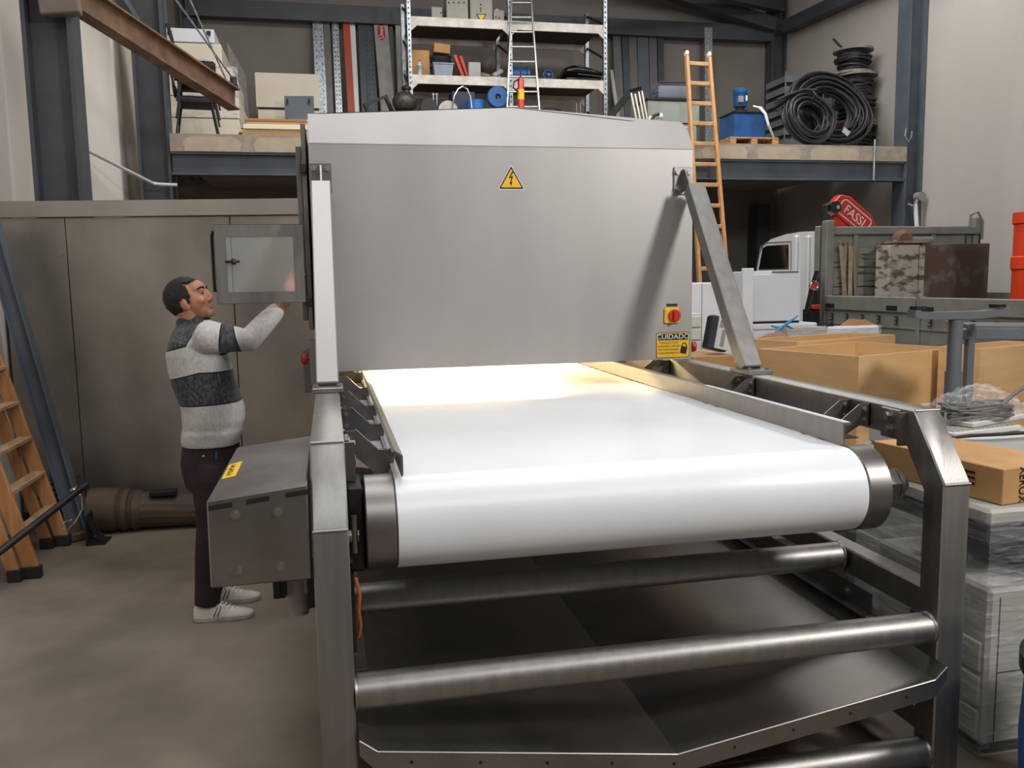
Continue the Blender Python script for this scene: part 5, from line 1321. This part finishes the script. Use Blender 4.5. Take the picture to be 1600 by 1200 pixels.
# straps on the headboard
ST = mat('beige_webbing', '#b3a184', .9, 0, '#9c8a6e', 12)
for i, (p0, p1, wpx, c_) in enumerate(((1314, 1320, 7, 1), (1321, 1318, 6, 0), (1329, 1328, 7, 0), (1333, 1337, 5, 0), (1376, 1377, 9, 1))):
    A, B = at_y(p0, 384, YH-.07), at_y(p1, 462, YH-.07); wd = wpx*.0068
    tag(MB().bar(A, B, wd, .008, (0, -1, 0)).bar(A+V((0, 0, .01)), A+V((0, .075, .02)), wd, .008, (1, 0, 0)).build('webbing_strap', ST if i % 2 == 0 else mat('brown_webbing', '#8f7f68', .9)), ('leftmost brown beige strap hung on the planked truck headboard', 'second strap from the left on the planked headboard, browner', 'third strap from the left on the planked headboard', 'narrow fourth strap twisted beside the headboard stake', 'broad single strap hung nearest the rusty box')[i], 'strap', 'straps hung on the truck headboard')
# rusty steel box and pump in the truck bed
yr_ = YH-.5
a, b = at_y(1392, 380, yr_), at_y(1547, 380, yr_)
rb = thing('rusty_steel_box', 'big rusty brown steel box with a chipped white end in the truck bed', 'box', ((a.x+b.x)/2, yr_+.1, .9))
RUSTW = mat('rust_patched_panel', '#57453b', .75, .1, '#8f857b', 3.0, (.55, .72), bump=.1); CHIP = mat('chipped_white_paint', '#a9a296', .75, 0, '#5b4f46', 6, (.5, .62), stretch=(1, 1, 2.5), bump=.15)
xmid = at_y(1440, 400, yr_).x; bx = b.x
MB().span((xmid, yr_, .905), (bx, yr_+.25, b.z), .006).build('rusty_panel', RUSTW, rb); MB().span((a.x, yr_+.01, .905), (xmid-.01, yr_+.25, b.z-.01), .006).build('chipped_panel', CHIP, rb)
MB().span((xmid-.03, yr_-.012, .905), (xmid+.03, yr_, b.z-.02)).build('corner_strip', CHIP, rb); MB().tube([(bx-.22, yr_+.1, b.z), (bx-.22, yr_+.1, b.z+.1), (bx-.05, yr_+.1, b.z+.1), (bx-.05, yr_+.1, b.z)], .012, 8).build('lifting_handle', DARK, rb)
q = at_y(1418, 372, yr_+.1); pm = thing('rusty_pump', 'rusty round pump with a grey motor lying on the rusty box', 'pump', (q.x, yr_+.1, b.z))
MB().lathe([(.03, 0), (.11, .01), (.12, .06), (.08, .1)], q+V((-.06, .05, -.03)), (0, -1, 0), 24).build('pump_wheel', RUST, pm); MB().cyl(q+V((.02, .02, -.05)), q+V((.3, .02, -.045)), .06, seg=20).build('motor_barrel', mat('grey_green_motor', '#5f6b68', .5), pm); MB().cyl(q+V((-.18, -.04, -.05)), q+V((-.1, 0, -.05)), .03).build('pump_inlet', CHROME, pm)
MB().span((q.x-.22, yr_+.0, b.z), (q.x+.2, yr_+.2, b.z+.03), .01).build('pump_base', RUST, pm)
# orange drum at the picture edge
a = at_y(1592, 330, 4.6); z0, z1, z2 = .905, at_y(1590, 422, 4.6).z, at_y(1590, 330, 4.6).z
od = thing('orange_drum', 'orange red ribbed drum standing in the truck bed at the right edge', 'drum', (a.x+.17, 4.6, .9))
ORG = mat('orange_red_plastic', '#e2431f', .4, 0, '#d63d1b', 3)
MB().lathe([(.16, 0), (.165, .01), (.165, z1-z0), (.18, z1-z0+.01), (.18, z1-z0+.12), (.165, z1-z0+.13), (.165, z2-z0-.12), (.18, z2-z0-.11), (.18, z2-z0-.01), (.1, z2-z0)], (a.x+.175, 4.6, z0), (0, 0, 1), 32).build('drum_body', ORG, od); MB().cyl((a.x+.17, 4.6, z2), (a.x+.17, 4.6, z2+.07), .02).build('drum_valve', GREYBOX, od)
# red and black parts beside the cab
q = at_x(1268, 462, XS-.15)
eq = thing('red_black_reel', 'black hose reel with red fittings beside the truck cab', 'hose reel', (q.x, q.y, 0))
yq = q.y
MB().span((q.x-.06, yq-.07, 0), (q.x+.06, yq+.07, q.z-.15)).build('reel_stand', BLACK, eq); MB().prism([(q.x-.07, yq-.05, q.z-.2), (q.x+.06, yq-.05, q.z-.2), (q.x+.06, yq-.05, q.z+.28), (q.x+.0, yq-.05, q.z+.1)], (0, .1, 0), bev=.01).build('reel_cover', BLACK, eq); MB().tube(arc((q.x-.03, yq-.1, q.z+.11), .045, 0, 2*PI, 20)[:-1], .012, 8, True).build('reel_ring', CHROME, eq); MB().cyl((q.x-.03, yq-.1, q.z+.11), (q.x-.03, yq-.05, q.z+.11), .035).build('red_cap', RED, eq); MB().box((q.x+.0, yq-.09, q.z-.12), (.09, .06, .05), None, .01).build('red_fitting', RED, eq)

# ================================================================ plywood crates
def crate(label, c, ang, L, Wd, H_, th=.022, divs=()):
    """open box: c = near corner, L along ang, Wd along ang+90"""
    r = thing('plywood_crate', label, 'crate', c, 'open plywood crates'); u = V((math.cos(ang), math.sin(ang), 0)); v = V((-u.y, u.x, 0)); c = V(c)
    def panel(p, d1, l1, d2, l2, nm): MB().prism([p, p+d1*l1, p+d1*l1+d2*l2, p+d2*l2], (0, 0, H_)).build(nm, PLY, r, smooth=0)
    panel(c, u, L, v, th, 'side_panel'); panel(c+v*(Wd-th), u, L, v, th, 'side_panel'); panel(c+v*th, u, th, v, Wd-2*th, 'end_panel'); panel(c+u*(L-th)+v*th, u, th, v, Wd-2*th, 'end_panel')
    MB().prism([c+u*th+v*th, c+u*(L-th)+v*th, c+u*(L-th)+v*(Wd-th), c+u*th+v*(Wd-th)], (0, 0, th)).build('base_panel', PLY, r, smooth=0)
    return r
HZ = 1.16
P1, P2, P3 = at_z(1185, 545, HZ), at_z(1342, 557, HZ), at_z(1500, 543, HZ)
ang = math.atan2(P3.y-P2.y, P3.x-P2.x); Lc = (P3-P2).length
un, vn = V((math.cos(ang), math.sin(ang), 0)), V((-math.sin(ang), math.cos(ang), 0))
Wc = (P1-P2).dot(vn)
crate('open plywood crate with its near corner towards the conveyor, left of the grey T-shaped leg', (P2.x, P2.y, 0), ang, Lc*.98, Wc, HZ)
Q = V((P2.x, P2.y, 0))+un*(Lc*.40)+vn*(Wc+.03)
crate('plywood crate standing behind the nearest crate, only its rim showing', Q, ang, 1.25, .49, HZ+.03)
Q3 = at_z(1523, 545, 1.19)
crate('plywood crate at the right edge, behind the blue grey steel desk', (Q3.x+.03, Q3.y-.02, 0), ang, .85, .31, 1.19)
mb = MB()
# white appliances behind the crate
yw = 5.12
a, b = at_y(1162, 508, yw), at_y(1290, 508, yw)
zch = at_y(1200, 506, yw).z
cf_ = thing('chest_freezer', 'low white chest under the white cabinet, behind the plywood crate', 'freezer', ((a.x+b.x)/2, yw+.2, 0))
MB().span((a.x, yw, 0), (b.x-.1, yw+.42, zch-.06), .01).build('chest_body', WHITE, cf_); MB().span((a.x-.01, yw-.01, zch-.058), (b.x-.09, yw+.42, zch), .012).build('chest_lid', WHITE, cf_)
a, b = at_y(1169, 424, yw+.04), at_y(1252, 424, yw+.04)
wc = thing('white_cabinet', 'plain white cabinet standing on the low white chest', 'cabinet', ((a.x+b.x)/2, yw+.2, zch))
MB().span((a.x, yw+.05, zch+.02), (b.x, yw+.36, a.z), .006).build('cabinet_body', WHITE, wc); MB().span((a.x+.004, yw+.035, zch+.025), (b.x-.004, yw+.05, a.z-.03), .005).build('cabinet_door', mat('bluish_white_door', '#d5d9df', .3), wc); MB().span((a.x+.25, yw+.03, a.z-.012), (b.x-.03, yw+.05, a.z-.004)).build('door_grip', DARK, wc); MB().span((a.x, yw+.06, zch), (b.x, yw+.34, zch+.02)).build('cabinet_plinth', INK, wc)
yv = 4.7
a, b = at_y(1078, 442, yv), at_y(1150, 442, yv)
w2 = thing('white_wardrobe', 'white two door cupboard half hidden by the hood and its right brace', 'cupboard', ((a.x+b.x)/2, yv+.2, 0))
MB().span((a.x-.12, yv+.02, 0), (b.x, yv+.4, a.z), .006).build('cupboard_body', WHITE, w2)
xm_ = at_y(1097, 470, yv).x
MB().span((a.x-.115, yv, .02), (xm_-.003, yv+.018, a.z-.005), .004).build('cupboard_door', WHITE, w2); MB().span((xm_+.003, yv, .02), (b.x-.005, yv+.018, a.z-.005), .004).build('cupboard_door', WHITE, w2)
a, b = at_y(1146, 420, yw+.2), at_y(1155, 420, yw+.2); box_thing('white_screen', 'narrow white panel standing between the cupboard and the white cabinet', 'panel', (a.x-.05, yw-.1, 0), (b.x, yw-.06, a.z), WHITE)
# grey-green drawer unit
yg = 4.25; a, b = at_y(1070, 490, yg), at_y(1098, 490, yg)
du = thing('drawer_unit', 'pale grey green drawer unit beside the right stop button', 'drawers', ((a.x+b.x)/2, yg+.2, 0))
DRM = mat('pale_grey_green', '#c3c7bd', .5); zt_ = at_y(1090, 490, yg).z
MB().span((a.x-.2, yg+.02, 0), (b.x, yg+.4, zt_), .005).build('drawer_case', DRM, du)
for k in range(5): MB().span((a.x-.19, yg, zt_-.02-.105*(k+1)+.012), (b.x-.01, yg+.018, zt_-.02-.105*k), .006).build('drawer_front', DRM, du)
# cardboard box with the tilted old monitor
ym = 3.3; a, b = at_y(1082, 556, ym), at_y(1150, 556, ym); zb_ = at_y(1120, 556, ym).z
cbx = box_thing('cardboard_box', 'large plain cardboard box under the tilted grey device', 'box', (a.x, ym, 0), (b.x, ym+.5, zb_), CARD)
q = at_y(1120, 525, ym+.15); Rm = Euler((math.radians(-4), math.radians(13), math.radians(4))).to_matrix()
mo = thing('tilted_device', 'old grey and black flat device tilted on the cardboard box behind the brace', 'device', (q.x, ym+.15, zb_))
mb = MB(); zc_ = zb_+.148
mb.box((q.x, ym+.15, zc_), (.16, .10, .25), Rm, .012); mb.build('device_shell', mat('smoky_black_shell', '#2e3236', .3, 0, '#3a3f44', 6), mo)
cq = V((q.x, ym+.15, zc_))
MB().box(cq+Rm @ V((.022, -.052, .005)), (.112, .014, .235), Rm, .004).build('device_face', mat('pale_device_face', '#c9c7c3', .4), mo)
mb = MB(); 
for (u_, v_, w_, h_) in ((-.005, .07, .03, .05), (.045, .07, .03, .05), (.02, -.03, .03, .12)): mb.box(cq+Rm @ V((u_, -.0605, v_)), (w_, .003, h_), Rm)
split_build(mb, 'device_vent', mat('vent_grey', '#86868a', .5), mo)
# platform with the orange tray, blue ties and wrapped boxes
yo = 4.62; a = at_y(1172, 548, yo); zo = at_y(1200, 547, yo).z
lt_ = box_thing('cardboard_box', 'cardboard box under the orange tray, between crate and cupboard', 'box', (a.x-.0, yo-.02, 0), (a.x+.5, yo+.3, zo), CARD)
ot = thing('orange_tray', 'orange brown plastic tray tipped on the cardboard beside the crate', 'tray', (a.x+.2, yo+.1, zo))
OT = mat('orange_brown_plastic', '#b3592f', .45, 0, '#9a4726', 5)
MB().span((a.x+.0, yo+.05, zo), (a.x+.2, yo+.28, zo+.09), .015).build('tray_end', OT, ot); MB().box((a.x+.2, yo+.02, zo+.085), (.30, .16, .05), (.3, -.28, 0), .012).build('tray_flap', mat('dark_orange_plastic', '#7c3f25', .5), ot)
mb = MB()
for k in range(5): mb.box((a.x+.12+.05*k, yo-.02+.01*(k % 2), zo+.018), (.035, .03, .03), (0, .2*k, .3*k), .004)
split_build(mb, 'tray_fitting', mat('pale_fittings', '#b8b09c', .5), ot)
TIE = mat('sky_blue_webbing', '#3585bd', .6)
q1 = [at_y(px, py, yo+.1) for px, py in ((1205, 529), (1216, 516), (1232, 504), (1247, 493))]; q2 = [at_y(px, py, yo+.12) for px, py in ((1205, 509), (1215, 512), (1228, 509), (1238, 513))]
q1[0].z = max(q1[0].z, zo+.10)
mb = MB().tube([q1[0]-V((0, 0, .03))]+q1, [.012, .014, .018, .014, .006], 8); mb.tube(q2, [.007, .01, .012, .008], 8)
tag(mb.build('blue_strap_end', TIE), 'knotted bright blue strap standing up from the orange tray', 'strap')
ys = 4.95; a, b, c_ = at_y(1231, 512, ys), at_y(1292, 512, ys), at_y(1376, 508, ys)
zlow = at_y(1300, 545, ys).z-.05
box_thing('pallet_base', 'low dark pallet load under the film wrapped boxes behind the crate', 'pallet', (a.x, ys-.0, 0), (c_.x, ys+.13, zlow), DARK)
wb = thing('wrapped_grey_box', 'grey film wrapped box with bent wire handles behind the crate', 'box', ((a.x+b.x)/2, ys+.05, zlow))
MB().span((a.x, ys, zlow+.001), (b.x, ys+.12, a.z), .006).build('box_body', mat('pale_grey_carton', '#a9a7a3', .5), wb)
mb = MB()
for p0 in (1238, 1262): mb.tube([at_y(p0, 541, ys-.012), at_y(p0, 529, ys-.012), at_y(p0+20, 529, ys-.012), at_y(p0+22, 540, ys-.012)], .005, 6)
split_build(mb, 'wire_handle', DARK, wb); MB().span((a.x-.004, ys-.006, zlow+.002), (b.x+.004, ys-.004, a.z+.002)).build('film_wrap', FILM, wb)
w3 = thing('wrapped_white_box', 'white film wrapped carton with open cardboard flaps behind the crate', 'box', ((b.x+c_.x)/2, ys+.05, zlow))
MB().span((b.x+.012, ys, zlow+.001), (c_.x, ys+.12, c_.z), .02).build('box_body', WHITE, w3); MB().span((b.x+.006, ys-.006, zlow+.002), (c_.x+.006, ys-.003, c_.z+.004)).build('film_wrap', FILM, w3)
f0 = [at_y(px, py, ys+.06) for px, py in ((1308, 513), (1327, 498), (1352, 499), (1372, 509))]; MB().prism(f0, (0, .006, 0)).build('carton_flap', CARD, w3); MB().prism([at_y(px, py, ys+.03) for px, py in ((1286, 513), (1301, 502), (1304, 512))], (0, .005, 0)).build('grey_flap', DARK, w3)

# ================================================================ desk legs
DG = mat('silver_grey_coating', '#6f7276', .45, .3, '#676a6e', 4)
yt1 = 1.75; a, b = at_y(1424, 490, yt1), at_y(1570, 492, yt1)
tl1 = thing('desk_trestle', 'grey steel T-shaped desk leg standing foot-up right of the conveyor', 'desk trestle', (at_y(1490, 600, yt1).x, yt1, 0))
xq = at_y(1489, 600, yt1).x; zt1 = (a.z+b.z)/2
MB().loft([[(a.x+t*(b.x-a.x), yt1+sy*.035, zt1+h+dz_) for sy, h in ((-1, -.02), (1, -.02), (1, .02), (-1, .02))] for t, dz_ in ((0, .010), (.06, .003), (.2, -.004), (.7, -.004), (.93, .003), (1, .010))]).build('foot_bar', DG, tl1)
MB().lathe([(.045, 0), (.045, 1.15)], (xq, yt1, .02), (0, 0, 1), 28).build('lower_column', DG, tl1); MB().lathe([(.038, 1.15), (.038, zt1-.05)], (xq, yt1, .02), (0, 0, 1), 28).build('upper_column', DG, tl1); MB().span((xq-.2, yt1-.2, 0), (xq+.2, yt1+.2, .02), .004).build('base_plate', DG, tl1)
mb = MB()
for x in (a.x+.01, b.x-.08): mb.span((x, yt1-.03, zt1+.03), (x+.06, yt1+.03, zt1+.05))
split_build(mb, 'glide_pad', BLACK, tl1)
yt2 = 1.95; a = at_y(1508, 522, yt2); b = at_y(1640, 528, yt2-.1)
df = thing('steel_desk', 'blue grey steel desk with a flat front beam, right of the T-shaped leg', 'desk', (a.x+.2, yt2, 0))
MB().span((a.x+.01, yt2-.02, 0), (a.x+.055, yt2+.02, a.z+.06), .004).build('frame_post', DG, df); MB().bar((a.x+.055, yt2-.005, a.z), (b.x, b.y, a.z-.01), .03, .065, (0, 0, 1), .004).build('front_beam', DG, df); MB().bar((a.x+.03, yt2+.02, a.z+.045), (a.x+.22, yt2+.42, a.z+.045), .04, .03, (0, 0, 1), .004).build('side_beam', DG, df)
MB().prism([(a.x+.06, yt2+.02, a.z+.034), (b.x, b.y+.02, a.z+.024), (b.x+.2, b.y+.42, a.z+.024), (a.x+.24, yt2+.42, a.z+.034)], (0, 0, .012)).build('frame_panel', DG, df); MB().span((a.x-.025, yt2-.03, a.z-.03), (a.x+.008, yt2+.03, a.z+.035), .008).build('end_block', DG, df)
MB().span((b.x-.05, b.y-.02, 0), (b.x, b.y+.02, a.z-.05)).build('frame_post', DG, df)

# ================================================================ film-wrapped office machines
def copier(label, x0, y0, x1, y1, zb1, zs_, zl):
    r = thing('photocopier', label, 'photocopier', ((x0+x1)/2, (y0+y1)/2, 0), 'film wrapped photocopiers beside the conveyor')
    MB().span((x0+.012, y0, .05), (x1, y1, zb1), .012).build('copier_body', PRINTER, r)
    MB().span((x0+.05, y0+.03, 0), (x1-.03, y1-.03, .05)).build('castor_base', BLACK, r)
    for k in range(3):
        z = .06+k*.125; dr_ = MB().span((x0, y0+.02, z), (x0+.013, y1-.02, z+.112), .006).build('paper_drawer', PRINTER, r); MB().span((x0-.002, (y0+y1)/2-.08, z+.085), (x0, (y0+y1)/2+.08, z+.1)).build('drawer_grip', DARK, dr_)
    mb = MB(); 
    for k in range(6): mb.span((x0+.19, y0-.002, zb1-.16+k*.014), (x0+.30, y0, zb1-.154+k*.014)); mb.span((x0+.20, y0-.002, zb1-.42+k*.014), (x0+.27, y0, zb1-.414+k*.014))
    mb.build('side_vents', INK, r)
    mb = MB().span((x0+.052, y0-.0015, .06), (x0+.056, y0, zb1-.03)); mb.span((x0+.056, y0-.0015, .315), (x1-.02, y0, .319)); mb.build('panel_gap', INK, r)
    MB().span((x0+.22, y0+.05, zb1), (x1, y1-.02, zs_-.06), .01).build('output_housing', BLACK, r)
    MB().span((x0+.02, y0+.03, zs_-.062), (x1, y1-.02, zs_), .01).build('scanner_unit', mat('dark_grey_plastic', '#4c4b4a', .4), r); MB().span((x0-.0, y0+.01, zs_+.012), (x1, y1-.02, zl), .012).build('scanner_lid', PRINTER, r)
    mb = MB(); n = 20
    for (p0, p1) in (((x0-.012, y0-.012, 0.02), (x0-.012, y1+.01, 0.02)), ((x0-.012, y0-.012, .02), (x1+.01, y0-.012, .02))):
        mb.quad(p0, p1, (p1[0], p1[1], zl+.01), (p0[0], p0[1], zl+.01))
    mb.quad((x0-.012, y0-.012, zb1+.02), (x1, y0-.012, zb1+.02), (x1, y1, zb1+.05), (x0-.012, y1, zb1+.05))
    mb.build('film_wrap', FILM, r, smooth=0)
    return r
cx0, cy0 = 2.25, .075
copier('nearest film wrapped grey photocopier, under the brown carton', cx0, cy0, cx0+.66, cy0+.62, .62, .83, .90)
copier('second film wrapped grey photocopier, just behind the nearest one', 2.66, .84, 3.32, 1.46, .62, .80, .87)
# carton with lettering on the nearest copier
zx0 = .902; zx1 = 1.03; k0 = at_z(1565, 790, zx0)
bx = V((k0.x, k0.y, zx0)); ca = math.radians(9); uR = V((math.cos(ca), math.sin(ca), 0)); uL = V((-uR.y, uR.x, 0))
xb_ = thing('lettered_carton', 'brown carton with large black lettering lying on the nearest photocopier', 'box', bx)
MB().prism([bx, bx+uR*.34, bx+uR*.34+uL*.60, bx+uL*.60], (0, 0, zx1-zx0), bev=.003).build('carton_body', CARD, xb_)
nR = V((uR.y, -uR.x, 0)); nL = V((-uL.y, uL.x, 0))
MB().text('XEROX', bx+uR*.095+nR*.002+V((0, 0, .066)), V((0, 0, -1)), uR, .052, .001, font_scale_x=.75).build('carton_lettering', INK, xb_, smooth=0)
mb = MB()
for k, (o, L_) in enumerate(((.0, .03), (.018, .03), (.036, .034))): 
    p = bx+uL*(.11)+nL*.002+V((0, 0, .05+.02*k)); mb.prism([p, p+uL*L_*1.3, p+uL*L_*1.3+V((0, 0, .008)), p+V((0, 0, .008))], nL*.0008)
split_build(mb, 'carton_mark', INK, xb_)
# keyboards, slim machine and leads behind it
ym_ = cy0+.62
kp = V((cx0+.1, .62, .0))
KB = mat('pale_grey_plastic_case', '#c4c2be', .45)
zk = .872
box_thing('printer_case', 'low pale printer case lying on the second photocopier', 'printer', (2.69, .86, zk), (3.30, 1.42, zk+.11), KB, None, .02)
for i, (x, y, a_, z) in enumerate(((2.94, .98, .2, zk+.112), (3.0, 1.2, -.15, zk+.112), (3.06, 1.06, .35, zk+.142))):
    kb = thing('keyboard', ('pale keyboard at the near side of the pile on the printer case', 'pale keyboard at the far side of the pile on the printer case', 'topmost pale keyboard of the pile, under the grey lead')[i], 'keyboard', (x, y, z), 'keyboards piled on the printer case')
    mb = MB().box((0, 0, .014), (.44, .15, .026), None, .006); mb.bm.transform(Matrix.Translation((x, y, z)) @ Matrix.Rotation(a_, 4, 'Z')); mb.build('keyboard_case', KB, kb)
    mb = MB()
    for r_ in range(4):
        for c_ in range(13): mb.box((-.19+c_*.0315, -.048+r_*.03, .029), (.025, .023, .006))
    mb.bm.transform(Matrix.Translation((x, y, z)) @ Matrix.Rotation(a_, 4, 'Z')); mb.build('key_block', PRINTER, kb)
mb = MB(); rr = random.Random(8); zl_ = zk+.185
for i in range(7):
    mb.tube([V((2.98+rr.uniform(-.02, .02)+.17*math.cos(q), 1.02+.08*math.sin(q), zl_+.008*i+.008*math.sin(3*q+i))) for q in [2*PI*k/24 for k in range(24)]], .0065, 6, True)
mb.tube([(2.82, 1.02, zl_+.03), (2.76, .95, zl_-.01), (2.70, .9, zl_-.06), (2.64, .83, zl_-.14)], .0065, 6); mb.tube([(3.12, 1.02, zl_+.04), (3.2, 1.05, zl_+.08), (3.26, 1.04, zl_+.12)], .009, 6)
tag(mb.build('coiled_lead', HOSE), 'grey lead coiled on the pile of keyboards', 'cable')
mb = MB().tube([(2.62, .78, .90), (2.70, .82, 1.0), (2.8, .84, 1.0), (2.95, .83, 1.0), (3.2, .83, 1.0), (3.4, .84, 1.02)], .008, 8); tag(mb.build('black_lead', RUBBER), 'black lead lying along the front edge of the printer case, below the keyboards', 'cable')
# crumpled film over the keyboards
t = bmesh.new(); bmesh.ops.create_grid(t, x_segments=26, y_segments=18, size=1.0); rr = random.Random(12)
for v in t.verts: v.co = V((3.15+v.co.x*.22, 1.2+v.co.y*.22, zl_-.02+.13*max(0, 1-v.co.x**2)*max(0, 1-v.co.y**2)+rr.uniform(-.016, .016)))
mb = MB(); mb._join(t); tag(mb.build('crumpled_film', FILM, smooth=0), 'crumpled clear film ballooning over the keyboards', 'plastic film')
# dark film-wrapped cartons seen between roller and frame
a = at_y(1384, 695, 1.62)
H9 = .66
wc_ = thing('wrapped_dark_carton', 'dark brown carton in glossy film, low beyond the right end of the roller', 'box', (2.6, 1.8, 0))
MB().span((2.30, 1.62, 0), (2.95, 2.1, H9-.02), .01).build('carton_body', mat('dark_brown_carton', '#3a2a20', .6, 0, '#52392a', 5), wc_); MB().span((2.30, 1.62, H9-.02), (2.95, 2.1, H9), .006).build('carton_top', CARD, wc_)
mb = MB().quad((2.285, 1.605, .02), (2.96, 1.605, .02), (2.96, 1.605, H9+.01), (2.285, 1.605, H9+.01)); mb.quad((2.285, 1.605, .02), (2.285, 2.11, .02), (2.285, 2.11, H9+.01), (2.285, 1.605, H9+.01)); mb.build('film_wrap', FILM, wc_, smooth=0)
# blue drum at the lower right corner
bc = V((2.36, -.37, 0)); zt3 = at_y(1592, 1012, -.2).z
dm = thing('blue_lidded_drum', 'blue plastic drum with a black lid at the lower right corner', 'drum', bc)
MB().lathe([(.24, 0), (.265, .02), (.275, zt3*.5), (.265, zt3-.07)], bc, (0, 0, 1), 40).build('drum_body', mat('deep_blue_plastic', '#1d5188', .5, 0, '#194877', 3), dm); MB().lathe([(.275, zt3-.075), (.283, zt3-.06), (.283, zt3-.01), (.26, zt3), (.02, zt3)], bc, (0, 0, 1), 40).build('drum_lid', BLACK, dm)
# odds on the floor
